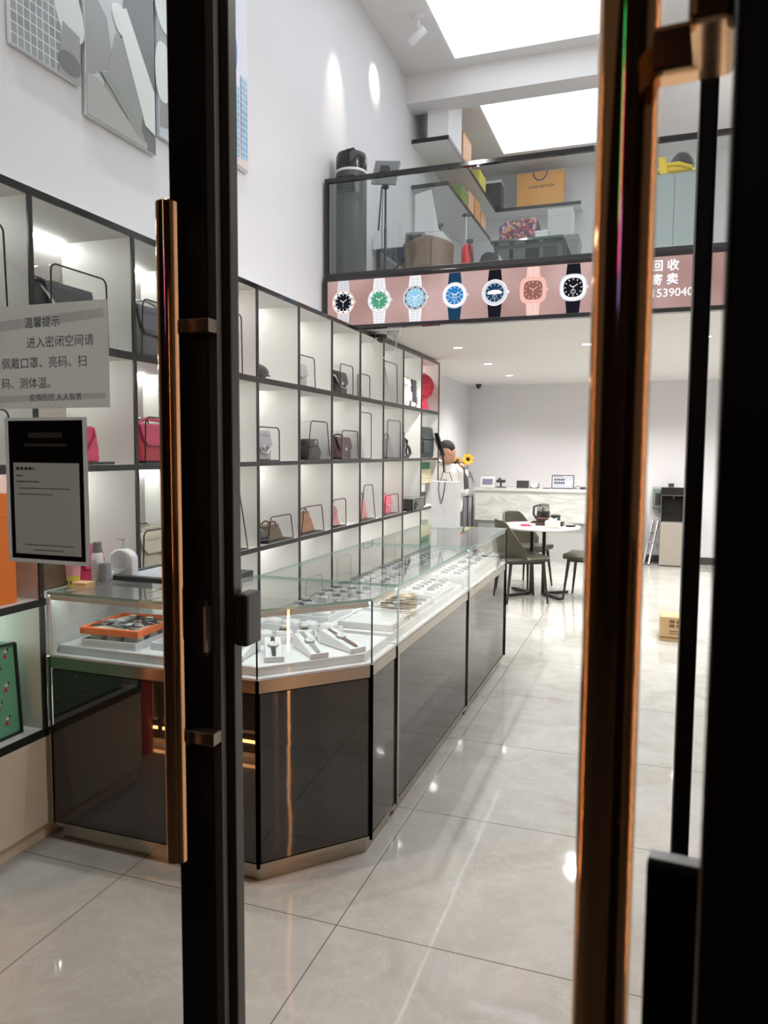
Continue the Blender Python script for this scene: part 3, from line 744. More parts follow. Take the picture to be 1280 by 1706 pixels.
simple_box('shoe_box', 'cream card box low in the stack of boxes by the man', 'box', (-2.42, 7.73, zc + .242), .52, .28, .075, kraft_c)
simple_box('shoe_box', 'cream card box directly under the green box by the man', 'box', (-2.42, 7.72, zc + .318), .52, .28, .075, kraft_c)
simple_box('shoe_box', 'dark green box on top of the cream boxes by the man', 'box', (-2.43, 7.70, zc + .394), .50, .28, .072, mat('bottle green card', (.02, .16, .08), .5))
simple_box('storage_box', 'green grey box on the lowest shelf at the far end', 'box', (-2.40, 7.66, BT['D']), .34, .26, .36, mat('grey green card', (.30, .36, .29), .5))
t = thing('watch_winder', 'black watch winder box with a round window sticking out of the shelf', 'watch winder', (-2.30, 7.14, zc))
MB().box(-.10, .13, -.19, .20, 0, .115).build('box_body', black_gloss, t, bevel=.006)
MB().box(-.102, .132, -.192, .202, .117, .123).build('lid_trim', steel, t, bevel=.002)
MB().lathe([(.045, .13), (.045, .136), (.036, .139), (.034, .133)], 24, (0, -.08, .055), 'x').build('round_window', dark_grey, t, smooth=True)
t = thing('headband_stand', 'slim black loop standing in the cell over the watch winder', 'stand', (-2.32, 6.93, zc))
MB().tube([(0, -.08, .012), (0, .04, .26), (0, .075, .33), (0, .06, .39), (0, -.02, .43), (0, -.10, .44)], .006, 6).build('loop', pip_black, t, smooth=True)
MB().box(-.05, .05, -.12, -.03, 0, .012).build('foot', pip_black, t, bevel=.003)

# ------------------------------------------------------------------ glass showcases
GT = 1.0
led_case = glow('cool case LED', (.95, .985, 1.0), CASE_GLOW)
def plate(mb, a, b, z0, z1, t, off=0.0, m=0, trim=(0, 0)):
    """Upright plate between plan points a and b; its outer face lies `off` inside the line (left of a->b)."""
    a = Vector((*a, 0)); b = Vector((*b, 0)); d = (b - a).normalized(); n = Vector((-d.y, d.x, 0))
    a = a + d * trim[0]; b = b - d * trim[1]
    vs = [p + n * (off + q) + Vector((0, 0, z)) for z in (z0, z1) for p, q in ((a, 0), (b, 0), (b, t), (a, t))]
    return mb.add(vs, [(3, 2, 1, 0), (4, 5, 6, 7), (0, 1, 5, 4), (1, 2, 6, 5), (2, 3, 7, 6), (3, 0, 4, 7)], m)
def inset(poly, d):
    """Offsets a counter-clockwise polygon inwards by d (number or one per edge)."""
    n = len(poly); ds = d if isinstance(d, (list, tuple)) else [d] * n; lines = []
    for i in range(n):
        a = Vector(poly[i]); b = Vector(poly[(i + 1) % n]); u = (b - a).normalized(); nn = Vector((-u.y, u.x)); lines.append((a + nn * ds[i], u))
    out = []
    for i in range(n):
        p, u = lines[i - 1]; q, v = lines[i]
        c = u.x * v.y - u.y * v.x; t = ((q.x - p.x) * v.y - (q.y - p.y) * v.x) / c
        out.append((p.x + u.x * t, p.y + u.y * t))
    return out
def showcase(label, origin, poly, glass, panels, backs, leds, joints=()):
    """poly: counter-clockwise plan in world metres; glass/panels/backs: edge numbers."""
    t = thing('glass_showcase', label, 'showcase', (*origin, 0))
    pl = [(x - origin[0], y - origin[1]) for x, y in poly]; n = len(pl)
    MB().prism(inset(pl, .025), 0, .065, 'z').build('kick_plate', case_metal, t)
    MB().prism(inset(pl, .012), .066, .70, 'z').build('carcass', black_metal, t)
    for i in panels:
        MB_ = MB(); plate(MB_, pl[i], pl[(i + 1) % n], .078, .695, .006, .004, trim=(.012, .012)); MB_.build('base_panel', smoked, t)
        MB_ = MB(); plate(MB_, pl[i], pl[(i + 1) % n], .060, .076, .012, .0); MB_.build('metal_rail', case_metal, t)
        MB_ = MB(); plate(MB_, pl[i], pl[(i + 1) % n], .70, .744, .014, .0); MB_.build('metal_rail', case_metal, t)
    for i in sorted(set(panels)):
        for k in (i, (i + 1) % n):
            MB().box(pl[k][0] - .005, pl[k][0] + .005, pl[k][1] - .005, pl[k][1] + .005, .062, .745).build('corner_post', case_metal, t)
    MB().prism(inset(pl, .004), .742, .752, 'z').build('floor_plate', white_leather, t)
    MB().prism(inset(pl, [.035 if i in glass else .02 for i in range(n)]), .752, .785, 'z').build('display_platform', white_leather, t, bevel=.003)
    for i in glass:
        g = MB(); plate(g, pl[i], pl[(i + 1) % n], .754, .989, .006, .003, trim=(.004, .004)); g.build('glass_pane', clear, t)
    for i in glass:
        for k in (i, (i + 1) % n):
            MB().box(pl[k][0] - .0022, pl[k][0] + .0022, pl[k][1] - .0022, pl[k][1] + .0022, .752, .99).build('glass_joint', pale_seam, t)
    for i in backs:
        g = MB(); plate(g, pl[i], pl[(i + 1) % n], .752, .975, .008, .004); g.build('back_panel', white_plastic, t)
    MB().prism(pl, .990, GT, 'z', 0, 1).build('glass_top', [clear, glass_edge], t)
    for i in leds:                                                  # strip under the glass edge, in a channel open downwards
        q = MB(); plate(q, pl[i], pl[(i + 1) % n], .977, .984, .010, .010, trim=(.012, .012)); q = q.build('led_strip', led_case, t)
        c = MB(); plate(c, pl[i], pl[(i + 1) % n], .9845, .9895, .014, .008, trim=(.010, .010)); plate(c, pl[i], pl[(i + 1) % n], .968, .9845, .003, .007, trim=(.010, .010)); c.build('channel', white_plastic, q)
    return t
XB = -1.62
showcase('corner glass showcase with a cut-off corner facing the door', (-1.6, 2.6),
         [(-2.19, 2.26), (-1.27, 2.26), (-.965, 2.59), (-.965, 2.895), (-2.19, 2.895)],
         (0, 1, 2), (0, 1, 2), (4,), (0, 1, 2))
showcase('middle glass showcase of the row, between the corner case and the end case', (-1.3, 3.5),
         [(-.965, 2.905), (-.965, 4.193), (XB, 4.193), (XB, 2.905)], (0,), (0,), (), (0,))
showcase('end glass showcase of the row, beneath the white carrier', (-1.3, 4.8),
         [(-.965, 4.207), (-.965, 5.385), (XB, 5.385), (XB, 4.207)], (0, 1), (0, 1), (), (0,))
# ------------------------------------------------------------------ trays and watches
PZ = .786
dial_white = mat('white dial', (.75, .75, .72), .3); dial_black = mat('black dial', (.03, .03, .035), .2); dial_blue = mat('blue dial', (.05, .12, .28), .2)
strap_steel = mat('steel bracelet', (.42, .43, .45), .35, .55, bump=.4, bscale=400); strap_black = mat('black leather strap', (.03, .03, .03), .5); strap_brown = mat('brown leather strap', (.16, .10, .07), .5)
GLASS_LABEL = 'wristwatch'
def cushion_watch(label, loc, sm, dm, group, rz=0.0, s=1.0):
    """Watch closed round a cushion: oval bracelet, round case, dial, crown."""
    t = thing('wristwatch', label, 'watch', loc, rz, group)
    ring = []; n = 22
    for i in range(n):
        a = 2 * PI * i / n; ring.append((.026 * math.cos(a) * 1.0, .0, .0215 + .0215 * math.sin(a)))
    b = MB(); rings = []
    for i in range(n):
        a = 2 * PI * i / n; wd = .0085 if math.sin(a) < .55 else .0105
        o = Vector((.029 * math.cos(a), 0, .021 + .0235 * math.sin(a))); q = Vector((.026 * math.cos(a), 0, .021 + .0205 * math.sin(a)))
        rings.append([(o.x, -wd, o.z), (o.x, wd, o.z), (q.x, wd, q.z), (q.x, -wd, q.z)])
    b.loft(rings, closed=True).build('strap', sm, t, smooth=True, ang=50)
    c = MB().lathe([(.017, .0425), (.0195, .0435), (.0195, .049), (.0175, .051)], 24); c = c.build('case', strap_steel, t, smooth=True)
    MB().lathe([(.0165, .0508), (.0165, .0516)], 24).build('dial', dm, t)
    MB().lathe([(.003, .019), (.003, .0245)], 10, (0, 0, .0465), 'y').build('crown', steel, t)
    t.scale = (s, s, s)
    return t
def flat_watch(label, loc, rz, sm, dm, group=None, tilt=0.0, L=.20, s=1.0):
    """Watch laid out straight: two strap halves, case, dial, buckle."""
    t = thing('wristwatch', label, 'watch', loc, rz, group); t.rotation_euler = (0, tilt, rz); t.scale = (s, s, s)
    b = MB()
    for sg, ln in ((-1, L * .42), (1, L * .52)):
        w0, w1 = .010, .0075
        pts = [(sg * .017, w0), (sg * ln * .6, w1 * 1.1), (sg * ln, w1), (sg * (ln + .006), w1 * .3)]
        pl = [(x, y) for x, y in pts] + [(x, -y) for x, y in pts[::-1]]
        b.prism(pl, .001, .0045)
    b.build('strap', sm, t, bevel=.0008)
    MB().lathe([(.018, 0), (.0205, .002), (.0205, .0085), (.0185, .0105)], 26).build('case', strap_steel, t, smooth=True)
    MB().lathe([(.0172, .0102), (.0172, .0111)], 24).build('dial', dm, t)
    h = MB().obox((.003, .002, .0116), (.009, .0015, .0006), (0, 0, .6)); h.obox((-.002, .005, .0116), (.0015, .012, .0006), (0, 0, .3)); h.build('hands', steel, t)
    MB().tube([(-L * .42, -.009, .003), (-L * .42 - .012, -.009, .003), (-L * .42 - .012, .009, .003), (-L * .42, .009, .003)], .0016, 6, True).build('buckle', steel, t)
    return t
def tray(label, x0, x1, y0, y1, rz=0.0, h=.028, name='display_tray', m=None):
    cx, cy = (x0 + x1) / 2, (y0 + y1) / 2; w, d = (x1 - x0) / 2, (y1 - y0) / 2; m = m or white_leather
    t = thing(name, label, 'tray', (cx, cy, PZ), rz)
    MB().box(-w, w, -d, d, 0, .010).build('tray_floor', m, t)
    f = MB(); ring(-w, w, -d, d, -w + .007, w - .007, -d + .007, d - .007, .010, h, f); f.build('rim', m, t, bevel=.002)
    return t
cush_me = None
def cushions(t, spots, wx=.07, wy=.058):
    global cush_me
    for x, y in spots:
        if cush_me is None:
            o = MB().loft([[(wx / 2 * sup(a, 5)[0] * f, wy / 2 * sup(a, 5)[1] * f, z) for a in [2 * PI * i / 20 for i in range(20)]] for f, z in ((.9, .0), (1, .004), (1, .014), (.93, .024), (.78, .031), (.5, .035))]).build('cushion', white_leather, t, smooth=True, ang=70)
            cush_me = o.data
        else:
            o = bpy.data.objects.new('cushion', cush_me); COL.objects.link(o); o.parent = t
        o.location = (x, y, .0102)
protos = {}
def on_cushions(t, spots, label, group, pick, skip=()):
    bx, by, bz = t.location; rz = t.rotation_euler.z
    for i, (x, y) in enumerate(spots):
        if i in skip: continue
        k = pick(i); sm, dm = k
        c, s = math.cos(rz), math.sin(rz); loc = (bx + x * c - y * s, by + x * s + y * c, bz + .0102 - .002)
        key = (sm.name, dm.name)
        if key in protos: dup(protos[key], loc, rz + PI / 2 * 0, label, group)
        else: protos[key] = cushion_watch(label, loc, sm, dm, group, rz)
def grid(nx, ny, dx, dy): return [((i - (nx - 1) / 2) * dx, (j - (ny - 1) / 2) * dy) for j in range(ny) for i in range(nx)]
KK = [(strap_steel, dial_white), (strap_steel, dial_black), (strap_black, dial_white), (strap_steel, dial_blue), (strap_brown, dial_white), (strap_black, dial_black)]
pk = lambda off: (lambda i: KK[(i * 5 + off) % 3 if (i + off) % 4 else (i + off) % 6])
front_row = [
    (3.665, 4.045, 3, 5, 'tray of wrapped watches at the near end of the front row, middle case', 'beyond the slim flat watches, middle case', 0),
    (4.225, 4.575, 3, 4, 'tray of wrapped watches at the near end of the end case, front row', 'at the near end of the end case, front row', 1),
    (5.02, 5.345, 3, 4, 'tray of wrapped watches at the very end of the showcase row, front row', 'at the very end of the showcase row, front row', 2)]
for y0, y1, nx, ny, lb, wl, off in front_row:
    t = tray('white ' + lb, -1.262, -1.008, y0, y1)
    sp = grid(nx, ny, .080, (y1 - y0 - .02) / ny); cushions(t, sp)
    on_cushions(t, sp, 'wristwatch wrapped on a white cushion ' + wl, 'watches on cushions ' + wl, pk(off))
t = tray('white tray of small tagged pieces in the front row of the end case', -1.262, -1.008, 4.605, 4.985)
sp = grid(3, 6, .08, .06); cushions(t, sp)
on_cushions(t, sp, 'wristwatch on a cushion in the tray of small tagged pieces', 'watches in the tray of tagged pieces', pk(3), skip=(1, 3, 6, 8, 10, 13, 15, 17))
back_row = [(3.00, 3.28, 'behind the empty ribbed tray'), (3.33, 3.66, 'behind the slim flat watches'), (3.70, 4.15, 'at the far end of the middle case, back row'),
            (4.25, 4.70, 'at the near end of the end case, back row'), (4.76, 5.33, 'by the white carrier, back row')]
for k, (y0, y1, wl) in enumerate(back_row):
    t = tray('white watch tray ' + wl, -1.585, -1.325, y0, y1)
    ny = max(3, int((y1 - y0) / .085)); sp = grid(3, ny, .082, (y1 - y0 - .02) / ny); cushions(t, sp)
    on_cushions(t, sp, 'wristwatch wrapped on a cushion ' + wl, 'watches on cushions ' + wl, pk(k + 2), skip=(0, 4) if k == 0 else ())
# ribbed empty tray and the tray of slim watches
def ribbed(label, x0, x1, y0, y1, n):
    t = tray(label, x0, x1, y0, y1); w = (x1 - x0) / 2 - .012; d = (y1 - y0) / 2 - .012
    for i in range(n):
        y = -d + (i + .5) * 2 * d / n
        MB().lathe([(.0, -w), (d / n * .8, -w), (d / n * .8, w), (0, w)], 14, (0, y, .012), 'x').build('padded_rib', white_leather, t, smooth=True)
    return t
ribbed('empty white ribbed tray in the front row of the middle case', -1.262, -1.008, 2.955, 3.215, 6)
t = ribbed('white ribbed tray holding slim flat watches in the front row', -1.262, -1.008, 3.255, 3.625, 8)
for i in range(8):
    y = 3.255 + .012 + (i + .5) * (.346 / 8) + .018
    flat_watch('slim watch laid flat across the ribbed tray in the front row of the middle case', (-1.13 + .01 * (i % 2), y - .02, PZ + .0305), 0, [strap_steel, strap_steel, strap_black][i % 3], [dial_white, dial_black][i % 2], 'slim watches laid flat in the ribbed tray', s=.95)
# front leg of the corner case
t = tray('white cushion tray in the corner case, its cushions half hidden by the orange tray', -2.08, -1.83, 2.315, 2.60, rz=.03)
cushions(t, grid(3, 3, .078, .085))
ot = thing('jewellery_tray', 'orange rimmed tray of jumbled dark watches in the corner case', 'tray', (-1.955, 2.455, PZ + .047), .05)
orange_l = mat('orange leatherette rim', (.88, .19, .05), .4)
MB().box(-.128, .128, -.135, .135, 0, .006).build('tray_floor', white_leather, ot)
f = MB(); ring(-.132, .132, -.14, .14, -.120, .120, -.128, .128, 0, .028, f); f.build('rim', orange_l, ot, bevel=.003)
MB().box(-.118, .118, -.126, .126, .006, .016).build('lining', mat('pale pink lining', (.75, .62, .58), .6), ot)
rj = random.Random(5)
for i in range(11):
    x = -1.955 + rj.uniform(-.085, .075); y = 2.455 + rj.uniform(-.085, .095)
    flat_watch('dark strapped watch lying in the jumble on the orange tray', (x, y, PZ + .047 + .0175 + .005 * (i % 4)), rj.uniform(0, PI), [strap_black, strap_brown, strap_black, strap_steel][i % 4], [dial_black, dial_white][i % 2], 'watches jumbled on the orange tray', tilt=rj.uniform(-.06, .06), s=.8)
t = tray('small white cushion tray beside the orange tray, partly behind the pull bar', -1.79, -1.57, 2.36, 2.58)
sp = grid(2, 2, .09, .09); cushions(t, sp)
on_cushions(t, sp, 'wristwatch on a cushion in the small tray beside the orange tray', 'watches in the small tray beside the orange tray', lambda i: KK[(2, 0, 4, 0)[i]])
t = tray('white tray of three cushions set at an angle in the cut-off corner', -1.50, -1.24, 2.61, 2.72, rz=.55)
sp = grid(3, 1, .08, .1); cushions(t, sp)
on_cushions(t, sp, 'wristwatch on the angled tray of three cushions', 'watches on the angled tray', lambda i: KK[(4, 4, 0)[i]], skip=(0,))
t = tray('white cushion tray along the back of the corner case', -1.56, -1.20, 2.80, 2.874)
sp = grid(4, 1, .085, .1); cushions(t, sp)
def wedge(label, a, b, w=.062):
    """Sloping white stand rising from a (low, near the glass) to b."""
    a = Vector((*a, 0)); b = Vector((*b, 0)); L = (b - a).length; rz = math.atan2(b.y - a.y, b.x - a.x)
    t = thing('watch_stand', label, 'watch stand', (a.x, a.y, PZ), rz)
    MB().prism([(0, 0), (L, 0), (L, .052), (L - .02, .056), (.0, .018)], -w / 2, w / 2, 'y').build('sloping_block', white_leather, t, bevel=.004)
    MB().box(-.004, .006, -w / 2 - .006, w / 2 + .006, 0, .020).build('foot_lip', white_leather, t, bevel=.002)
    return t, a, b, L, rz
for i, (a, b, lb, sm, dm, wl) in enumerate((
        ((-1.405, 2.335), (-1.42, 2.50), 'white sloping stand beside the black lock on the door edge', strap_steel, dial_black, 'steel watch on the sloping stand beside the door lock'),
        ((-1.262, 2.372), (-1.345, 2.515), 'white sloping stand right in the corner of the glass', strap_black, dial_white, 'watch with a dark strap on the stand right in the glass corner'),
        ((-1.130, 2.475), (-1.275, 2.615), 'white sloping stand in the middle of the cut-off corner', strap_steel, dial_white, 'pale steel watch on the stand in the middle of the cut-off corner'),
        ((-1.025, 2.600), (-1.21, 2.705), 'white sloping stand at the aisle end of the cut-off corner', strap_brown, dial_white, 'watch with a brown grey strap on the aisle side stand'))):
    t, a, b, L, rz = wedge(lb, a, b)
    sl = math.atan2(.038, L)
    m_ = (a + b) / 2
    flat_watch(wl, (m_.x, m_.y, PZ + .0385), rz + PI, sm, dm, None, tilt=sl, L=.19 if i != 1 else .15, s=.98)
# ------------------------------------------------------------------ things on the glass tops
t = thing('felt_tray', 'black rimmed tray with a pale grey felt bed on the corner case', 'tray', (-1.92, 2.725, GT + .001), 0)
MB().box(-.20, .26, -.15, .15, 0, .012).build('tray_floor', dark_grey, t)
f = MB(); ring(-.22, .28, -.17, .17, -.185, .245, -.135, .135, 0, .022, f); f.build('rim', mat('black leatherette', (.035, .037, .04), .45), t, bevel=.003)
MB().box(-.185, .245, -.135, .135, .012, .017).build('felt_bed', grey_felt, t)
t = thing('sprayer_bottle', 'slim white spray can with a grey cap beside the wide white bottle', 'bottle', (-2.15, 2.50, GT))
MB().lathe([(.022, 0), (.024, .004), (.024, .115), (.019, .125)], 24).build('body', white_plastic, t, smooth=True)
MB().lathe([(.018, .125), (.019, .128), (.019, .168), (.015, .172)], 20).build('cap', mid_grey, t, smooth=True)
lb_ = MB()
for k in range(7): lb_.box(-.012 + .002 * (k % 3), .014 - .003 * (k % 2), -.0247, -.0240, .025 + k * .011, .0285 + k * .011)
lb_.build('printed_lines', mat('pale grey print', (.45, .45, .46), .6), t)
t = thing('pump_bottle', 'wide white rounded pump bottle with a clear pump head', 'bottle', (-2.11, 2.615, GT))
MB().prism([(x, z) for x, z in [(-.052, 0), (.052, 0), (.060, .03), (.060, .085)] + [(.060 * math.cos(a), .085 + .045 * math.sin(a)) for a in [PI * i / 14 for i in range(1, 14)]] + [(-.060, .085), (-.060, .03)]], -.024, .024, 'y').build('body', white_plastic, t, smooth=True, bevel=.010, segs=3)
MB().prism([(.046 * math.cos(a) + .0, .078 + .048 * math.sin(a)) for a in [2 * PI * i / 24 for i in range(24)]], -.0252, -.0245, 'y').build('round_label', mat('label paper', (.88, .88, .88), .5), t)
lb_ = MB()
for k in range(8): z = .050 + k * .0085; hw = math.sqrt(max(0, .046 ** 2 - (z - .078) ** 2)) * .8; lb_.box(-hw, hw, -.0258, -.0253, z, z + .0025)
lb_.build('printed_lines', mat('pale grey print', (.45, .45, .46), .6), t)
p = MB().lathe([(.012, .128), (.012, .140), (.006, .142), (.006, .165), (.010, .166), (.010, .172)], 16); p.bar((0, 0, .169), (-.035, 0, .166), .010, .007)
p.build('pump', thin_glass('clear plastic', (.9, .9, .9), .08, haze=.25), t, smooth=True)
t = thing('paper_roll', 'white rolled paper with a black core lying by the pump bottle', 'roll', (-2.155, 2.57, GT + .019))
MB().lathe([(.018, -.035), (.018, .035)], 24, axis='x').build('paper', white_card, t, smooth=True)
MB().lathe([(.007, .0345), (.007, .0362)], 16, axis='x').build('core', dark_grey, t)
t = thing('paper_cup', 'pink and yellow printed paper cup at the wall end of the corner case', 'cup', (-2.172, 2.385, GT), 0)
MB().lathe([(.024, 0), (.026, .045)], 24).build('lower_body', mat('yellow print', (.62, .60, .08), .5), t, smooth=True)
MB().lathe([(.026, .045), (.029, .088), (.030, .091), (.027, .091)], 24).build('upper_body', mat('pink print', (.75, .36, .42), .5), t, smooth=True)
for sx in (-1, 1): MB().prism([(.007 * math.cos(a) + sx * .011, .020 + .007 * math.sin(a)) for a in [2 * PI * i / 12 for i in range(12)]], -.0268, -.0235, 'y').build('dark_spot', ink, t)
t = thing('plastic_tub', 'clear tub with dark blue folded cloth beside the pink cup', 'tub', (-2.115, 2.50, GT))
MB().lathe([(.034, 0), (.030, .085), (.028, .088)], 24).build('tub', thin_glass('clear plastic', (.9, .9, .9), .08), t, smooth=True)
sbody(MB(), .045, .042, .078, .9, .9, 4, z0=.003, wob=.08).build('blue_cloth', mat('dark blue cloth', (.05, .07, .13), .8), t, smooth=True)
t = thing('wooden_box', 'flat pale wooden box in front of the clear tub', 'box', (-2.115, 2.375, GT))
MB().box(-.034, .034, -.028, .028, 0, .020).build('box_body', mat('pale wood', (.66, .42, .20), .5, vary=.15, vscale=30), t, bevel=.002)
MB().box(-.0345, .0345, -.0285, .0285, .0205, .025).build('lid', mat('pale wood lid', (.72, .48, .24), .5), t, bevel=.001)
t = tag(MB().tube([(0, 0, .004), (.012, .02, .085)], .0013, 6).build('incense_stick', mat('thin dark stick', (.15, .10, .07), .7), None, loc=(-2.078, 2.405, GT)), 'thin dark stick leaning beside the wooden box', 'stick')
paper_w = mat('white carrier paper', (.80, .80, .79), .55)
t = thing('paper_carrier', 'tall white paper carrier with a black cord handle at the end of the glass counter', 'paper bag', (-1.385, 5.24, GT + .001), 0)
MB().prism([(-.098, 0), (.098, 0), (.098, .335), (-.098, .338)], -.045, .045, 'y').build('paper_body', paper_w, t, bevel=.002)
MB().tube([(-.040, -.047, .333), (-.044, -.049, .28), (-.030, -.049, .20), (-.024, -.050, .175), (-.016, -.049, .20), (.000, -.049, .28), (.004, -.047, .333)], .0028, 6).build('cord_handle', ink, t, smooth=True)
MB().tube([(-.05, .03, .333), (-.03, .02, .40), (.02, .02, .40), (.04, .03, .333)], .0028, 6).build('cord_handle', ink, t, smooth=True)
e = MB()
for a, b in (((-.088, .125), (-.050, .145)), ((-.088, .122), (-.055, .095)), ((-.05, .145), (-.048, .10)), ((-.012, .16), (-.008, .095)), ((.004, .16), (.006, .095)), ((.018, .135), (.034, .10)), ((.034, .135), (.02, .10))):
    e.bar((a[0], -.0455, a[1]), (b[0], -.0455, b[1]), .0016, .003, up=(0, 1, 0))
e.build('faint_mark', mat('pale grey emboss', (.66, .66, .65), .6), t)

# ------------------------------------------------------------------ wall pictures
art_grey = mat('grey soft shapes print', (.30, .31, .32), .18, vary=.55, vscale=2.3)
art_grid = grid_print('grey tower print', (.30, .32, .33), (.62, .64, .66), 22)
art_blue = grid_print('blue tower print', (.22, .42, .60), (.70, .76, .82), 26)
def picture(label, y0, y1, z0, z1, m, blobs=(), shape='wall_picture'):
    t = thing(shape, label, 'picture', (WX + .004, y0, z0))
    MB().box(0, .022, 0, y1 - y0, 0, z1 - z0).build('panel', m, t, bevel=.002)
    for k, (pts, mm) in enumerate(blobs):
        MB().prism(pts, .0222, .0230 + .0009 * k, 'x').build('printed_shape', mm, t)
    return t
g1 = mat('light grey print', (.62, .65, .66), .18); g2 = mat('mid grey print', (.30, .31, .31), .18); g3 = mat('dark grey print', (.17, .175, .18), .18); g4 = mat('pale blue grey print', (.52, .56, .60), .18); gw = mat('greenish white print', (.70, .74, .72), .18); bl = mat('blue print', (.06, .16, .52), .18)
def blob(cy, cz, ry, rz, rot=0, n=22, e=2.4):
    out = []
    for i in range(n):
        c, s = sup(2 * PI * i / n, e); y, z = ry * c, rz * s
        out.append((cy + y * math.cos(rot) - z * math.sin(rot), cz + y * math.sin(rot) + z * math.cos(rot)))
    return out
picture('grey acrylic panel printed with tower blocks, first of the wall panels', 2.575, 2.985, 3.26, 4.9, art_grid,
        [([(.10, .30), (.17, .30), (.17, 1.6), (.10, 1.6)], g2), (blob(.345, .30, .09, .13, .3), g1), ([(.27, .002), (.409, .002), (.409, .22), (.30, .24)], g2), (blob(.34, .07, .068, .05), g3)])
picture('large grey acrylic panel of rounded abstract shapes, second of the wall panels', 3.02, 3.555, 3.15, 4.95, mat('pale print ground', (.50, .53, .55), .18),
        [([(.005, .60), (.04, .62), (.16, .52), (.20, .30), (.005, .18)], g2), ([(.20, .10), (.30, .75), (.40, .86), (.53, .80), (.53, .002), (.45, .002)], g3), (blob(.30, .90, .14, .14), gw), (blob(.18, .98, .10, .14), g4), (blob(.43, .94, .10, .15), gw), ([(.12, .16), (.22, .48), (.34, .46), (.43, .20), (.40, .06)], g2),
         (blob(.26, .56, .055, .075, .5), gw), ([(.22, .58), (.30, .64), (.52, .32), (.52, .10), (.44, .12)], gw), ([(.002, .19), (.08, .20), (.30, .09), (.45, .03), (.45, .002), (.002, .002)], mat('warm grey print', (.40, .39, .38), .18)), ([(.10, .24), (.16, .26), (.40, .09), (.44, .02), (.36, .05)], mat('moss grey print', (.28, .30, .28), .18))])
picture('grey acrylic panel of rounded shapes half hidden by the door stile', 3.59, 4.06, 3.27, 4.95, g4,
        [([(.002, .70), (.20, .55), (.26, .10), (.002, .05)], g2), (blob(.04, .35, .07, .16), gw), (blob(.14, .28, .06, .20), g3), (blob(.09, .78, .12, .22), gw), (blob(.30, .60, .10, .10), bl), (blob(.32, .40, .07, .10), bl)])
picture('narrow pale acrylic panel with blue shapes and blue towers past the stile', 4.20, 4.555, 3.395, 4.95, mat('lilac print ground', (.60, .61, .66), .18),
        [(blob(.155, .70, .07, .13), bl), (blob(.13, .47, .06, .11), bl), (blob(.15, .12, .05, .10), bl), ([(.11, .05), (.16, .05), (.16, .42), (.11, .42)], art_blue), ([(.17, .04), (.235, .04), (.235, .50), (.17, .50)], art_blue), ([(.262, .05), (.335, .05), (.335, .585), (.262, .585)], art_blue), ([(.13, .01), (.34, .01), (.34, .07), (.13, .05)], mat('pinkish print', (.66, .58, .57), .2))])

# ------------------------------------------------------------------ watch light box and balustrade
BY = 5.80
lb = thing('light_box_sign', 'long backlit sign of seven wristwatches along the mezzanine edge', 'sign', (-2.60, BY, 2.55))
BW = 4.80; BH = .425
f = MB(); f.box(0, BW, -.02, .05, 0, .032); f.box(0, BW, -.02, .05, BH - .030, BH); f.box(0, .035, -.02, .05, .032, BH - .03); f.box(BW - .035, BW, -.02, .05, .032, BH - .03)
f.build('frame', black_gloss, lb, bevel=.003)
def sign_ground():
    m = bpy.data.materials.new('backlit rose brown print'); m.use_nodes = True; nt = m.node_tree; nt.nodes.remove(nt.nodes['Principled BSDF'])
    tc = nt.nodes.new('ShaderNodeTexCoord'); n = nt.nodes.new('ShaderNodeTexNoise'); n.inputs['Scale'].default_value = 1.6; nt.links.new(tc.outputs['Object'], n.inputs['Vector'])
    r = nt.nodes.new('ShaderNodeValToRGB'); e = r.color_ramp.elements; e[0].position = .35; e[0].color = (.40, .235, .21, 1); e[1].position = .68; e[1].color = (.66, .45, .43, 1)
    nt.links.new(n.outputs['Fac'], r.inputs[0]); em = nt.nodes.new('ShaderNodeEmission'); nt.links.new(r.outputs[0], em.inputs[0]); em.inputs[1].default_value = .85
    nt.links.new(em.outputs[0], nt.nodes['Material Output'].inputs[0]); return m
MB().box(.035, BW - .035, -.004, .04, .032, BH - .03).build('lit_panel', sign_ground(), lb)
G = lambda nme, c, s=.95: glow('lit print ' + nme, c, s)
lwhite = G('white', (.92, .92, .94)); lgrey = G('grey', (.42, .43, .47)); lblack = G('black', (.012, .012, .018)); lgreen = G('green', (.08, .34, .20)); lice = G('ice', (.30, .60, .80)); lblue = G('blue', (.03, .22, .55)); lnavy = G('navy', (.015, .05, .11)); lrose = G('rose', (.90, .52, .44)); lwine = G('wine', (.30, .13, .11)); lsteel = G('steel', (.70, .72, .76))
def disc(r, cx, cz, y, mb, n=36, oct_=None):
    if oct_: pts = [(cx + r * sup(2 * PI * i / n, oct_)[0], cz + r * sup(2 * PI * i / n, oct_)[1]) for i in range(n)]
    else: pts = [(cx + r * math.cos(2 * PI * i / n), cz + r * math.sin(2 * PI * i / n)) for i in range(n)]
    return mb.prism(pts, y - .0006, y, 'y')
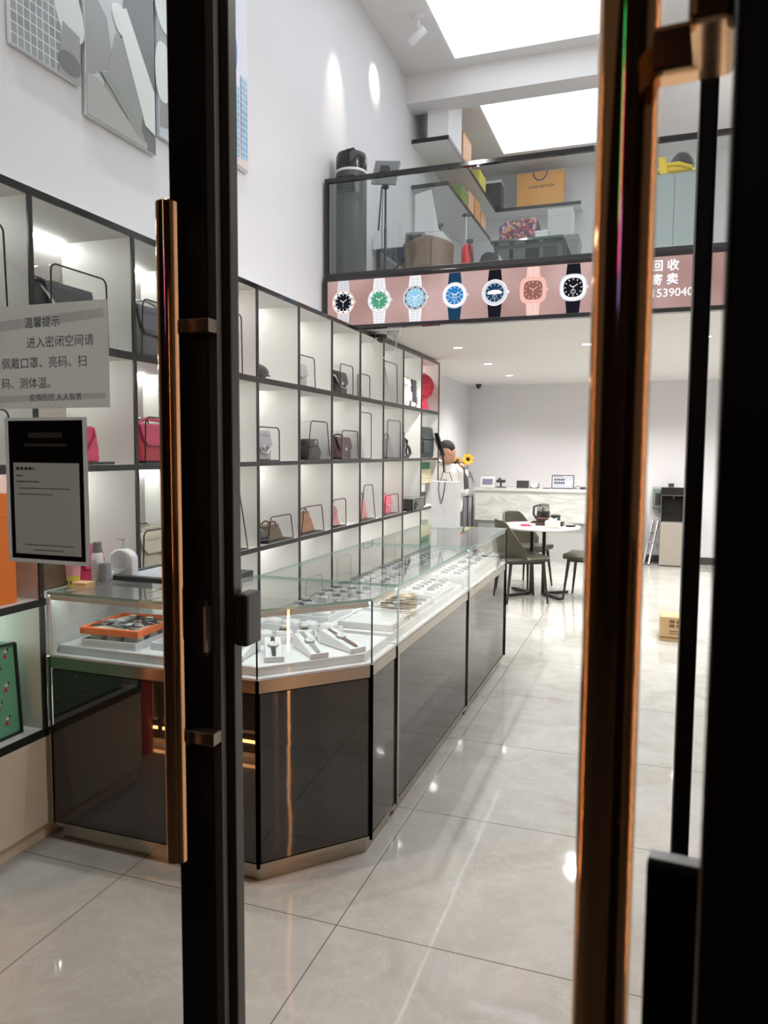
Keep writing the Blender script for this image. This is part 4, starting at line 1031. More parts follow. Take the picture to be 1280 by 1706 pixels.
def sign_watch(x, z, strap, edge, case, bez, dial, mark, sub=0, shape=None, minor=None):
    hw = .046
    MB_ = disc(.100, x, z, -.0058, MB(), oct_=shape); MB_.prism([(x + .092, z - .012), (x + .112, z - .010), (x + .112, z + .010), (x + .092, z + .012)], -.0062, -.0056, 'y')
    pc = MB_.build('watch_picture', case, lb)
    for z0, z1 in ((.034, z - .06), (z + .06, BH - .032)):
        b0, b1 = (hw, hw * 1.25) if z0 < .1 else (hw * 1.25, hw)
        MB().prism([(x - b0, z0), (x + b0, z0), (x + b1, z1), (x - b1, z1)], -.0052, -.0044, 'y').build('strap', strap, pc)
    e = MB()
    for z0, z1 in ((.034, z - .06), (z + .06, BH - .032)):
        n = int((z1 - z0) / .016)
        for k in range(n):
            zz = z0 + .016 * k
            if edge is not None: e.box(x - hw * .97, x + hw * .97, -.0056, -.0053, zz, zz + .003); e.box(x - hw * .42, x - hw * .36, -.0056, -.0053, zz, zz + .013); e.box(x + hw * .36, x + hw * .42, -.0056, -.0053, zz, zz + .013)
    if edge is not None: e.build('links', edge, pc)
    disc(.092, x, z, -.0066, MB(), oct_=shape).build('bezel', bez, pc)
    disc(.070, x, z, -.0074, MB(), oct_=shape).build('dial', dial, pc)
    k = MB()
    for i in range(12):
        a = 2 * PI * i / 12; k.obox((x + .060 * math.cos(a), -.0078, z + .060 * math.sin(a)), (.013, .0005, .0055), (0, -a, 0))
        if bez is not case and minor is not None: pass
    k.obox((x + .016, -.0086, z + .012), (.042, .0005, .005), (0, -.62, 0)); k.obox((x - .014, -.0086, z + .010), (.032, .0005, .006), (0, .62, 0)); k.obox((x, -.0088, z - .014), (.003, .0005, .05), (0, .1, 0))
    k.build('hands_and_markers', mark, pc)
    if minor is not None:
        q = MB()
        for i in range(10): a = 2 * PI * (i + .5) / 10; q.obox((x + .081 * math.cos(a), -.0071, z + .081 * math.sin(a)), (.008, .0004, .018), (0, -a, 0))
        q.build('bezel_marks', minor, pc)
    if sub:
        q = MB()
        for a in ((PI, 0, -PI / 2) if sub == 3 else (-PI / 2,)):
            cx, cz = x + .030 * math.cos(a), z + .030 * math.sin(a); rr = .016
            for i in range(18): b_ = 2 * PI * i / 18; q.obox((cx + rr * math.cos(b_), -.0082, cz + rr * math.sin(b_)), (.003, .0004, .006), (0, -b_, 0))
        q.build('small_dials', mark if sub != 3 or dial is not lice else lwhite, pc)
    return pc
LX = lambda x: x + 2.60
ZC = .220
sign_watch(LX(-2.424), ZC, lsteel, lgrey, lrose, lwhite, lblack, lwhite, minor=lblack)
sign_watch(LX(-2.109), ZC, lwhite, lgrey, lsteel, lwhite, lgreen, lwhite, minor=lgrey)
sign_watch(LX(-1.805), ZC, lwhite, lgrey, lsteel, lgrey, lice, lwhite, sub=3, minor=lblack)
sign_watch(LX(-1.482), ZC, lnavy, None, lsteel, lwhite, lblue, lwhite, sub=3)
b_ = sign_watch(LX(-1.166), ZC, lblack, None, lwhite, lsteel, lnavy, lsteel, sub=1)
MB().prism([(LX(-1.166) - .056, ZC - .012), (LX(-1.166) + .056, ZC - .012), (LX(-1.166) + .05, ZC + .012), (LX(-1.166), ZC + .022), (LX(-1.166) - .05, ZC + .012)], -.0094, -.0088, 'y').build('pale_arc', lwhite, b_)
sign_watch(LX(-.874), ZC, lrose, lwhite, lrose, lrose, lwine, lrose, shape=3.4)
sign_watch(LX(-.579), ZC, lblack, None, lsteel, lwhite, lblack, lwhite, sub=1, shape=2.6)
for body, x, z, w in (('回 收', .058, 2.883, .178), ('寄 卖', .055, 2.787, .178)):
    text_mesh('lettering', body, .1, lwhite, lb, face_y(LX(x), -.0062, z - 2.55), w, .0008, heavy=.0035)
text_mesh('lettering', '1539040', .1, lwhite, lb, face_y(LX(.112), -.0062, 2.691 - 2.55), .268, .0008, heavy=.0015)
bal = thing('balustrade', 'glass balustrade with a black metal frame on the mezzanine edge', 'balustrade', (-2.60, BY + .03, 2.98))
f = MB(); f.box(0, 4.8, -.02, .02, .765, .80); f.build('top_rail', black_gloss, bal, bevel=.003)
f = MB(); f.box(0, 4.8, -.02, .02, 0, .035); f.build('bottom_rail', black_metal, bal, bevel=.003)
for x in (0, 2.4, 4.77): MB().box(x, x + .028, -.018, .018, .035, .765).build('post', black_metal, bal)
for x0, x1 in ((.028, 2.4), (2.428, 4.77)): MB().box(x0, x1, -.005, .005, .035, .765).build('glass_panel', rail_glass, bal)
# ------------------------------------------------------------------ mezzanine
MZ = 2.931
t = thing('tower_heater', 'tall dark cylindrical tower fan with a black cap behind the balustrade', 'fan', (-2.45, 6.03, MZ))
MB().lathe([(.125, 0), (.130, .01), (.130, .93), (.128, .94)], 36).build('body', mat('dark grey green plastic', (.045, .055, .052), .35), t, smooth=True)
MB().lathe([(.129, .94), (.1315, .945), (.1315, .957), (.129, .96)], 36).build('pale_ring', white_plastic, t, smooth=True)
MB().lathe([(.127, .96), (.130, 1.0), (.130, 1.07), (.12, 1.10), (.06, 1.115)], 36).build('cap', mat('glossy black plastic', (.012, .012, .012), .2), t, smooth=True)
MB().tube([(-.06, -.02, 1.10), (-.03, -.03, 1.13), (.03, -.03, 1.135), (.06, -.02, 1.10)], .014, 8).build('carry_handle', dark_grey, t, smooth=True)
g = MB()
for k in range(8): g.box(-.075, .075, -.1315, -.115, .76 + k * .018, .766 + k * .018)
g.build('air_slots', black_gloss, t)
t = thing('light_stand', 'black tripod light stand carrying a square flat light panel', 'light stand', (-2.31, 6.5, MZ))
MB().tube([(0, 0, .20), (0, 0, .62), (0, 0, .62), (0, 0, .98)], [.013, .013, .010, .010], 10).build('pole', black_metal, t, smooth=True)
for a in (200, 320, 80):
    a = math.radians(a); MB().bar((.012 * math.cos(a), .012 * math.sin(a), .26), (.25 * math.cos(a), .25 * math.sin(a), .008), .018, .012).build('leg', black_metal, t)
MB().tube([(-.03, -.02, .98), (-.06, -.02, .60)], .008, 8).build('spare_arm', black_metal, t)
pn = MB().obox((0, 0, 1.10), (.235, .025, .22), (-.22, .13, 0)).build('light_panel', mid_grey, t, bevel=.004)
MB().obox((.0, -.025, 1.12), (.08, .04, .06), (-.22, .13, 0)).build('battery', dark_grey, pn, bevel=.004)
MB().obox((0, -.005, .985), (.055, .045, .05)).build('clamp', black_metal, t, bevel=.006)
MB().tube([(-.02, -.015, .95), (-.028, -.02, .6), (-.02, -.02, .25), (-.10, .0, .02)], .0035, 6).build('cable', ink, t, smooth=True)
t = thing('work_desk', 'black framed work desk against the wall on the mezzanine', 'desk', (-2.36, 7.46, MZ))
MB().box(-.24, .04, -.46, .46, .60, .63).build('desk_top', mid_grey, t, bevel=.004)
for x in (-.21, .17):
    for y in (-.43, .43): MB().box(x - .015, x + .015, y - .015, y + .015, 0, .60).build('leg', black_metal, t)
MB().bar((-.20, -.43, .25), (.16, -.43, .56), .02, .02).build('brace', black_metal, t)
du = MB().prism([(.05, .50), (.27, .50), (.25, .715), (.07, .72)], -.44, .46, 'y').build('drawer_unit', mid_grey, t, bevel=.008)
MB().box(.085, .235, -.446, -.440, .53, .69).build('drawer_front', dark_grey, du, bevel=.002)
t = tag(MB().prism([(-.155, .0), (.15, .0), (.155, .15), (-.13, .155)], -.012, .012, 'y').build('drawing_board', white_card, None, bevel=.003, loc=(-2.452, 6.975, MZ + .575)), 'white board hung across the near end of the mezzanine desk', 'board')
t = thing('storage_carton', 'pale carton tucked beneath the mezzanine desk', 'box', (-2.25, 7.45, MZ))
MB().box(-.15, .17, -.2, .2, 0, .34).build('box_body', mat('off white carton', (.55, .54, .50), .6), t, bevel=.004)
MB().box(-.152, .172, -.025, .025, .338, .344).build('tape', mat('pale tape', (.6, .55, .42), .3), t)
t = thing('office_chair', 'brown low backed swivel chair behind the sign on the mezzanine', 'chair', (-1.985, 6.80, MZ), rotz=.25)
brw = mat('brown chair leather', (.19, .125, .085), .45, vary=.1, vscale=15)
rings = []
for i in range(15):
    a = math.radians(205 + 130 * i / 14); c, s = math.cos(a), math.sin(a)
    hh = .545 - .05 * abs(i - 7) / 7 ; r1, r0 = .25, .205
    rings.append([(r1 * c, r1 * s, .27), (r1 * 1.02 * c, r1 * 1.02 * s, hh), (r0 * c, r0 * s, hh), (r0 * c, r0 * s, .27)])
bk = MB().loft(rings).build('backrest', brw, t, smooth=True, bevel=.012)
MB().box(.03, .045, -.262, -.235, .28, .49).build('seam_strip', mat('tan welt', (.28, .19, .12), .5), bk)
MB().lathe([(.21, .24), (.23, .26), (.23, .30), (.20, .325)], 28).build('seat', brw, t, smooth=True)
MB().lathe([(.025, .05), (.025, .24)], 12).build('gas_column', steel, t)
for k in range(5):
    a = 2 * PI * k / 5; MB().bar((0, 0, .05), (.24 * math.cos(a), .24 * math.sin(a), .035), .03, .02).build('leg', black_metal, t)
t = thing('whiteboard', 'white panel leaning on the wall under the lower mezzanine shelf', 'panel', (-2.44, 8.55, MZ + .62), 0)
MB().prism([(-.16, 0), (.12, .0), (.03, .46), (-.16, .42)], -.008, .008, 'y').build('panel', white_card, t, bevel=.002)
for ob in (t,): ob.location = (-2.42, 8.25, 4.0)
t = thing('white_cabinet', 'white cabinet standing beneath the leaning white panel', 'cabinet', (-2.42, 8.45, MZ))
MB().box(-.18, .16, -.22, .22, 0, 1.06).build('carcass', shelf_white, t, bevel=.003)
MB().box(-.17, .15, -.228, -.222, .02, 1.04).build('door', white_plastic, t, bevel=.002)
t = thing('action_camera', 'small black camera on a mini stand on the white cabinet', 'camera', (-2.31, 8.32, MZ + 1.061))
MB().box(-.035, .035, -.02, .02, .07, .11).build('camera_body', dark_grey, t, bevel=.004)
for sx in (-1, 1): MB().bar((0, 0, .07), (sx * .035, -.02 * sx, .002), .010, .008).build('leg', black_metal, t)
t = thing('glass_desk', 'dark green glass desk on the mezzanine with a lamp dot mirrored below', 'desk', (-1.235, 8.25, MZ))
MB().box(-.37, .37, -.55, .45, .735, .76).build('desk_top', mat('dark green glass', (.05, .09, .08), .08, spec=.7), t, bevel=.004)
for x in (-.32, .32):
    for y in (-.48, .38): MB().box(x - .02, x + .02, y - .02, y + .02, 0, .735).build('leg', mat('grey green steel', (.08, .10, .09), .4), t)
MB().box(-.33, .33, -.49, -.47, .68, .72).build('front_bar', MATS['grey green steel'], t)
motley = cells_material('many coloured print', [(.40, .05, .09), (.62, .25, .16), (.10, .04, .07), (.50, .40, .60), (.66, .36, .16), (.25, .07, .14), (.12, .05, .06)], 38, .3)
t = thing('patterned_bag', 'bag in a many coloured print standing on the green glass desk', 'handbag', (-1.375, 7.98, MZ + .761))
MB().prism([(-.19, 0), (.18, 0), (.19, .265), (-.13, .240), (-.185, .19)], -.05, .05, 'y').build('body', motley, t, bevel=.012)
MB().box(-.19, .19, -.055, .055, 0, .018).build('dark_base', LM['brown'], t, bevel=.004)
MB().tube(arch(-.09, .09, .23, .03, 0), .006, 6).build('handle', LM['brown'], t).rotation_euler = (0, 0, PI / 2)
t = simple_box('small_carton', 'small white carton on the green glass desk before the patterned bag', 'box', (-1.10, 7.82, MZ + .761), .10, .125, .075, white_card)
t.rotation_euler = (0, 0, 0)
simple_box('filing_cabinet', 'grey cabinet carrying the big white box on the mezzanine', 'cabinet', (-1.06, 9.25, MZ), .40, .40, 1.13, mat('grey steel', (.32, .34, .34), .45), lid_h=.06)
simple_box('large_carton', 'big plain white box standing high beside the green glass desk', 'box', (-1.08, 9.22, MZ + 1.131), .24, .28, .32, white_card)
simple_box('dark_carton', 'dark box standing behind the small white carton on the mezzanine', 'box', (-1.42, 9.3, MZ), .22, .14, 1.36, dark_grey, lid_h=.05)
t = thing('fire_extinguisher', 'red fire extinguisher standing on the mezzanine behind the sign', 'fire extinguisher', (-1.625, 6.8, MZ))
red_p = mat('red enamel', (.62, .015, .03), .25)
MB().lathe([(.05, 0), (.055, .01), (.055, .44), (.045, .48), (.02, .50)], 24).build('cylinder', red_p, t, smooth=True)
MB().box(-.012, .05, -.012, .012, .50, .54).build('valve', dark_grey, t, bevel=.004)
MB().tube([(.03, -.05, .48), (.065, -.06, .35), (.062, -.055, .12)], .010, 8).build('hose', ink, t, smooth=True)
t = thing('pole_lamp', 'slim pale pole lamp with a small dark round hood on the mezzanine', 'lamp', (-1.735, 7.20, MZ))
MB().lathe([(.06, 0), (.06, .012), (.02, .016)], 20).build('base', steel, t, smooth=True)
MB().tube([(0, 0, .01), (0, 0, .88)], .0055, 8).build('pole', white_plastic, t)
MB().lathe([(.045, .875), (.036, .89), (.01, .90)], 20).build('hood', dark_grey, t, smooth=True)
t = thing('black_bundle', 'heap of black cloth on the mezzanine floor beside the fire extinguisher', 'cloth', (-1.45, 6.9, MZ))
MB().ball((0, 0, .20), (.13, .10, .24), nu=22, nv=12, fn=lambda q: (q.x * (1 + .15 * math.sin(30 * q.z)), q.y, max(q.z, -.199))).build('cloth_heap', mat('black cloth', (.02, .02, .025), .8), t, smooth=True, ang=80)
t = thing('grey_armchair', 'grey upholstered chair at the far side of the green glass desk', 'chair', (-.52, 8.75, MZ), rotz=.4)
gfab = mat('grey upholstery', (.20, .21, .22), .8, vary=.1)
MB().ball((0, 0, .66), (.22, .07, .20), nu=20, nv=12).build('backrest', gfab, t, smooth=True, ang=80)
MB().box(-.22, .22, -.05, .38, .38, .46).build('seat', gfab, t, bevel=.03, segs=3)
for x in (-.19, .19):
    for y in (-.02, .34): MB().tube([(x, y, 0), (x, y, .39)], .014, 8).build('leg', black_metal, t)
# wall shelves of the mezzanine
for nm, z, y1 in (('upper wooden edged wall shelf of the mezzanine, turning along the back wall', 4.98, YB - .001), ('lower dark edged wall shelf of the mezzanine on the side wall', 4.49, 10.55)):
    t = thing('wall_shelf', nm, 'shelf', (WX, 8.23, z))
    s = MB().box(0, .42, 0, y1 - 8.23, -.012, .028); s.build('shelf_board', shelf_white, t)
    e = MB().box(0, .42, -.006, 0, -.014, .030); e.box(.42, .426, -.006, y1 - 8.23 - (.36 if z > 4.8 else 0), -.014, .030)
    e.build('edge_trim', black_metal, t)
    if z > 4.8:
        MB().box(.42, 1.60, 2.66, y1 - 8.23, -.012, .028).build('shelf_return', shelf_white, t)
        MB().box(.42, 1.606, 2.654, 2.66, -.014, .030).build('edge_trim', black_metal, t)
SA = 4.98 + .0285; SB = 4.49 + .0285
t = tag(MB().box(-.12, .12, -.30, .30, 0, CZ - SA - .006).build('white_panel_box', white_card, None, bevel=.003, loc=(-2.325, 8.555, SA)), 'tall white box on the near end of the upper mezzanine shelf', 'box')
okr = mat('orange brown card', (.72, .36, .12), .55); okl = mat('pale peach card', (.80, .48, .28), .55); yel = mat('yellow card', (.72, .62, .10), .5); grn2 = mat('leaf green card', (.22, .34, .08), .5)
simple_box('shoe_box', 'orange brown box with a dark lid rim behind the tall white box', 'box', (-2.36, 9.17, SA), .42, .30, .33, okl, okr, lid_h=.08)
t = thing('trinket', 'small dark ornament on the upper mezzanine shelf beyond the orange box', 'ornament', (-2.29, 9.55, SA))
MB().lathe([(.03, 0), (.035, .01), (.02, .06), (.035, .12), (.03, .16), (.01, .18)], 16).build('figure_base', dark_grey, t, smooth=True)
MB().ball((0, 0, .21), .035).build('round_top', dark_grey, t, smooth=True)
simple_box('yellow_box', 'yellow box on the upper mezzanine shelf before the black and white box', 'box', (-2.33, 10.05, SA), .40, .24, .20, yel)
simple_box('tall_box', 'tall box with a black face and white side in the shelf corner', 'box', (-2.22, 10.86, SA), .20, .24, .36, black_gloss, white_card, lid_h=.10)
simple_box('gift_box', 'leaf green box on the lower mezzanine shelf', 'box', (-2.36, 9.08, SB), .30, .28, .20, grn2)
simple_box('gift_box', 'peach box next to the green box on the lower mezzanine shelf', 'box', (-2.34, 9.42, SB), .28, .26, .24, okl)
simple_box('gift_box', 'orange box in the middle of the lower mezzanine shelf', 'box', (-2.34, 9.78, SB), .30, .26, .26, okr)
simple_box('gift_box', 'last peach and orange box on the lower mezzanine shelf', 'box', (-2.34, 10.16, SB), .30, .26, .20, okl, okr)
t = thing('paper_carrier', 'large orange shop carrier with a purple ribbon handle on the high shelf', 'shopping bag', (-1.58, 10.98, SA))
MB().prism([(-.325, 0), (.325, 0), (.325, .46), (-.325, .46)], -.07, .07, 'y').build('paper_body', mat('orange carrier paper', (.78, .36, .06), .5), t, bevel=.003)
text_mesh('lettering', 'LOUIS VUITTON', .1, mat('brown lettering', (.12, .05, .02), .5), t, face_y(.02, -.0715, .26), .36, .0006, heavy=.002)
MB().tube([(-.10, -.074, .46), (-.08, -.076, .39), (-.03, -.078, .345), (.03, -.078, .345), (.08, -.076, .39), (.10, -.074, .46)], .009, 6).build('ribbon_handle', mat('purple ribbon', (.10, .06, .22), .6), t, smooth=True)
t = thing('grey_cabinet', 'tall grey cabinet behind the glass at the door side of the mezzanine', 'cabinet', (.14, 7.75, MZ))
MB().box(-.24, .22, -.25, .25, 0, 1.16).build('carcass', mat('blue grey laminate', (.34, .40, .40), .45), t, bevel=.003)
for x in (-.125, .105): MB().box(x - .113, x + .113, -.258, -.251, .02, 1.14).build('door', mat('blue grey door', (.37, .43, .43), .45), t, bevel=.002)
ylw = mat('bright yellow leather', (.85, .60, .03), .4)
t = thing('yellow_bag', 'bright yellow bag lying on the tall grey cabinet', 'handbag', (.11, 7.62, MZ + 1.161))
MB().ball((0, 0, .048), (.19, .10, .055), nu=24, nv=12, fn=lambda q: (q.x, q.y, max(q.z, -.047))).build('body', ylw, t, smooth=True, ang=80)
MB().tube(arch(-.17, -.06, .02, .15, 0, 10, 3), .0, 4)
s = MB().loft([[(-.075 + .035 * math.cos(a) - .006 * k, -.10 + .012 * math.sin(a), .005 + .15 * k / 4 + .0 * a) for a in [2 * PI * i / 12 for i in range(12)]] for k in range(5)])
s.build('strap', ylw, t, smooth=True)
MB().tube([(-.08, -.085, .09), (.05, -.10, .085), (.16, -.07, .05)], .020, 8).build('rolled_edge', ylw, t, smooth=True)
t = thing('black_helmet', 'round black object behind the yellow bag on the grey cabinet', 'helmet', (.19, 7.86, MZ + 1.161))
MB().ball((0, 0, .12), (.125, .11, .185), nu=26, nv=16, fn=lambda q: (q.x, q.y, max(q.z, -.119))).build('shell', mat('dull black shell', (.03, .032, .034), .35), t, smooth=True, ang=80)
MB().lathe([(.121, .10), (.124, .105), (.124, .12), (.121, .125)], 26).build('band', mid_grey, t, smooth=True)

# ------------------------------------------------------------------ back of the shop
mar = veined_marble()
ct = thing('reception_counter', 'white veined marble reception counter along the back wall', 'counter', (-1.2, 10.72, 0))
MB().box(-1.20, 1.06, 0, .50, .56, .99).build('marble_front', mar, ct, bevel=.003)
MB().box(-1.22, 1.08, -.02, .52, .99, 1.035).build('counter_top', mar, ct, bevel=.004)
MB().box(-1.16, 1.04, .06, .50, 0, .56).build('recessed_base', mat('pale grey stone', (.42, .43, .42), .25), ct)
TC = 1.036
t = thing('payment_terminal', 'white payment terminal with a lit tilted screen on the marble counter', 'terminal', (-2.25, 10.86, TC))
MB().prism([(-.02, 0), (.16, 0), (.14, .06), (.03, .155), (.0, .14)], -.10, .12, 'x').build('housing', white_plastic, t, bevel=.006)
MB().obox((.01, -.012, .085), (.15, .004, .085), (-.30, 0, 0)).build('screen', glow('tablet screen', (.55, .52, .68), .5), t)
t = thing('scanner_stand', 'black cradle scanner on a flat foot beside the white terminal', 'scanner', (-2.04, 10.84, TC))
MB().box(-.07, .07, -.045, .045, 0, .012).build('foot', dark_grey, t, bevel=.003)
MB().box(-.012, .012, -.012, .012, .012, .075).build('neck', dark_grey, t)
MB().box(-.065, .065, -.03, .03, .072, .115).build('head', dark_grey, t, bevel=.008)
MB().ball((-.02, 0, .125), .02).build('knob', dark_grey, t, smooth=True)
simple_box('speaker_box', 'plain black box in the middle of the marble counter', 'box', (-1.725, 10.86, TC), .10, .165, .105, dark_grey, lid_h=.04)
t = thing('tissue_holder', 'grey holder with a white tissue fold beside the black box', 'tissue box', (-1.555, 10.85, TC))
MB().box(-.062, .062, -.05, .05, 0, .075).build('holder', mid_grey, t, bevel=.008)
MB().prism([(-.055, .075), (.055, .075), (.05, .02), (0, .005), (-.05, .03)], -.056, -.0505, 'y').build('tissue', white_card, t)
t = tag(MB().box(-.055, .055, -.035, .035, 0, .009).build('mobile_phone', black_gloss, None, bevel=.003, loc=(-1.38, 10.83, TC)), 'flat dark phone lying on the marble counter by the laptop', 'phone')
t = thing('laptop', 'open laptop with a bright page of small pictures on the marble counter', 'laptop', (-1.155, 10.90, TC), .0)
MB().box(-.155, .155, -.10, .10, 0, .012).build('keyboard_base', silver, t, bevel=.003)
L_ = MB().obox((0, -.085, .10), (.31, .008, .195), (-.14, 0, 0)).build('lid', mat('dark laptop bezel', (.02, .02, .02), .3), t, bevel=.003)
MB().obox((0, -.0905, .10), (.288, .002, .175), (-.14, 0, 0)).build('screen', glow('laptop page', (.86, .86, .90), .9), L_)
pm = MB(); rj = random.Random(2)
for i in range(5):
    for j in range(2): pm.obox((-.105 + i * .03, -.0925 + (.10 - (.085 + j * .045)) * -.14, .085 + j * .045), (.022, .001, .028), (-.14, 0, 0))
pm.box(-.13, .0, -.099, -.098, .172, .180)
pm.build('page_pictures', glow('page pictures', (.12, .13, .16), .8), L_)
MB().obox((.075, -.0935, .085), (.13, .001, .085), (-.14, 0, 0)).build('page_panel', glow('page panel', (.9, .88, .95), 1.0), L_)
t = thing('router', 'small white box behind the laptop edge on the marble counter', 'box', (-.985, 11.02, TC))
MB().box(-.04, .04, -.03, .03, 0, .12).build('housing', white_plastic, t, bevel=.006)
MB().tube([(0, 0, .12), (0, 0, .17)], .006, 8).build('aerial', white_plastic, t)
t = thing('computer_mouse', 'black mouse with its curled cable at the end of the marble counter', 'mouse', (-.90, 10.80, TC))
MB().ball((.03, 0, .016), (.05, .03, .022), nu=18, nv=10, fn=lambda q: (q.x, q.y, max(q.z, -.015))).build('mouse_shell', dark_grey, t, smooth=True, ang=80)
MB().tube([(.0, .01, .02), (-.05, .02, .045), (-.09, .01, .012), (-.05, -.02, .006)], .005, 6).build('cable', ink, t, smooth=True)
# plinth with a flower vase
t = thing('display_plinth', 'black plinth in a thin steel frame beside the marble counter', 'plinth', (-2.42, 10.15, 0))
MB().box(-.20, -.055, -.15, .15, 0, .93).build('dark_panel', black_gloss, t, bevel=.003)
f = MB()
for x in (-.05, .085):
    for y in (-.14, .14): f.box(x - .008, x + .008, y - .008, y + .008, 0, .93)
f.build('frame', black_metal, t)
MB().box(-.20, .095, -.155, .155, .93, .95).build('top_plate', black_gloss, t, bevel=.002)
MB().box(-.045, .08, -.12, -.112, 0, .93).build('glass_side', thin_glass('grey glass', (.8, .83, .82), .08), t)
vz = thing('flower_vase', 'glass vase of sunflowers and long leaves behind the man', 'flowers', (-2.42, 10.15, .951))
MB().lathe([(.05, 0), (.06, .01), (.065, .10), (.05, .19), (.055, .24), (.052, .24), (.047, .19), (.06, .10), (.045, .012)], 24).build('vase', thin_glass('vase glass', (.85, .9, .88), .08, haze=.15), vz, smooth=True)
stem_m = mat('green stem', (.10, .20, .05), .6); petal_m = mat('sunflower petal', (.90, .48, .03), .55); heart_m = mat('brown flower heart', (.07, .03, .015), .8)
for k, (x, y, z, r, ry) in enumerate(((.055, -.04, .50, .078, .35), (-.02, -.05, .43, .055, -.2), (-.10, 0, .47, .06, -.5))):
    fl = MB().tube([(x * .1, y * .1, .04), (x * .5, y * .5, z * .6), (x, y + .03, z - .02), (x, y, z)], .006, 6).build('stem', stem_m, vz, smooth=True)
    R = Euler((math.radians(75), 0, ry)).to_matrix(); p_ = MB(); cc = Vector((x, y - .008, z))
    for i in range(16):
        a = 2 * PI * i / 16; u = Vector((math.cos(a), math.sin(a), 0)); v = Vector((-u.y, u.x, 0)); w = Vector((0, 0, 1)); e_ = .01 * (i % 2)
        pts = [u * r * .35 + v * r * .10, u * r * .8 + v * r * .17 + w * e_, u * r * (1.08 + .1 * (i % 3 == 0)) + w * (.012 - e_), u * r * .8 - v * r * .17 + w * e_, u * r * .35 - v * r * .10]
        p_.add([cc + R @ q for q in pts] + [cc + R @ (q - w * .002) for q in pts], [(0, 1, 2, 3, 4), (9, 8, 7, 6, 5), (0, 5, 6, 1), (1, 6, 7, 2), (2, 7, 8, 3), (3, 8, 9, 4), (4, 9, 5, 0)])
    p_.build('petals', petal_m, fl)
    MB().ball(cc + R @ Vector((0, 0, .004)), (r * .40, r * .16, r * .40), nu=16, nv=8).build('flower_heart', heart_m, fl, smooth=True)
lf = MB(); rj = random.Random(9)
for i in range(16):
    a = rj.uniform(0, 2 * PI); L0 = rj.uniform(.13, .24); z0 = rj.uniform(.22, .36); u = Vector((math.cos(a), math.sin(a) * .6, 0)); v = Vector((-u.y, u.x, 0))
    c = [Vector((0, 0, z0)) + u * L0 * s + Vector((0, 0, .16 * s - .26 * s * s * rj.uniform(.6, 1.4))) for s in (0, .35, .7, 1)]
    wd = (.004, .017, .013, .001); n0 = len(lf.v)
    lf.add([p + v * q for p, q in zip(c, wd)] + [p - v * q for p, q in zip(c, wd)] + [p - Vector((0, 0, .0015)) for p in c], [(0, 1, 5, 4), (1, 2, 6, 5), (2, 3, 7, 6), (0, 8, 9, 1), (1, 9, 10, 2), (2, 10, 11, 3), (4, 5, 9, 8), (5, 6, 10, 9), (6, 7, 11, 10)])
lf.build('leaves', mat('dark leaf', (.04, .09, .03), .5), vz)
# round table and chairs
tx, ty = -1.12, 8.17
t = thing('round_table', 'round white topped table with a black crossed pedestal', 'table', (tx, ty, 0))
MB().lathe([(.43, .735), (.445, .742), (.445, .756), (.435, .762)], 56).build('table_top', mat('white stone top', (.78, .77, .75), .2), t, smooth=True)
MB().box(-.12, .12, -.03, .03, .722, .735).build('mounting_plate', black_metal, t)
for x in (-.065, .065): MB().box(x - .018, x + .018, -.014, .014, .02, .725).build('post', leg_black, t)
for s in (1, -1):
    b = MB(); b.bar((s * .065, 0, .022), (s * .30, .22, .016), .05, .026); b.bar((s * .065, 0, .022), (s * .28, -.24, .016), .05, .026); b.build('foot', leg_black, t, bevel=.004)
def dining_chair(label, loc, rz):
    """Shell chair facing local +x with a wing-like wrapped back."""
    t = thing('dining_chair', label, 'chair', loc, rz, None)
    rings = []
    for i in range(11):
        s = i / 10; x = .225 - .46 * s; w = .235 - .03 * max(0, .5 - s) + .02 * s; z = .455 + .012 * (1 - s)
        rings.append([(x, w * c, z + .035 * e) for c, e in ((-1, 0), (-.92, -.9), (0, -1.1), (.92, -.9), (1, 0), (.92, .55), (0, .35), (-.92, .55))])
    MB().loft(rings).build('seat', olive_leather, t, smooth=True, ang=70)
    rings = []; n = 17
    for i in range(n):
        s = -1 + 2 * i / (n - 1); a = PI + s * math.radians(78)
        R0 = .265; cx = .03
        x, y = cx + R0 * 1.02 * math.cos(a), .255 * math.sin(a)
        top = .86 - .30 * max(0, abs(s) - .42) ** 1.1 / .58 ** 1.1 - .02 * abs(s); lo = .43 + .02 * abs(s)
        ux, uy = math.cos(a), math.sin(a); th = .030; lean = .055
        rings.append([(x, y, lo), (x - lean * ux * -1 * .0 + ux * lean * .6, y + uy * lean * .3, (lo + top) / 2), (x + ux * lean, y + uy * lean * .5, top),
                      (x + ux * (lean - th), y + uy * (lean * .5 - th), top - .006), (x + ux * (lean * .6 - th), y + uy * (lean * .3 - th), (lo + top) / 2), (x - ux * th, y - uy * th, lo)])
    MB().loft(rings).build('backrest', olive_leather, t, smooth=True, bevel=.006, ang=70)
    for x, y, ox in ((.17, .17, .045), (.17, -.17, .045), (-.17, .17, -.05), (-.17, -.17, -.05)):
        MB().tube([(x, y, .435), (x + ox, y * 1.25, 0)], [.019, .010], 12).build('leg', leg_black, t, smooth=True)
    MB().box(-.19, .19, -.18, .18, .405, .425).build('seat_frame', leg_black, t)
    return t
ch = dining_chair('olive leather chair with its wrapped back turned to the showcase, nearest the camera', (-1.235, 7.80, 0), math.radians(28))
dup(ch, (-1.33, 8.72, 0), math.radians(-32), 'olive leather chair at the far side of the round table, before the marble counter')
dup(ch, (-.58, 8.16, 0), math.radians(172), 'olive leather chair half hidden behind the bronze pull bar, facing the table')
TT = .763
t = thing('electric_kettle', 'black and steel electric kettle on the round table', 'kettle', (-1.10, 8.40, TT))
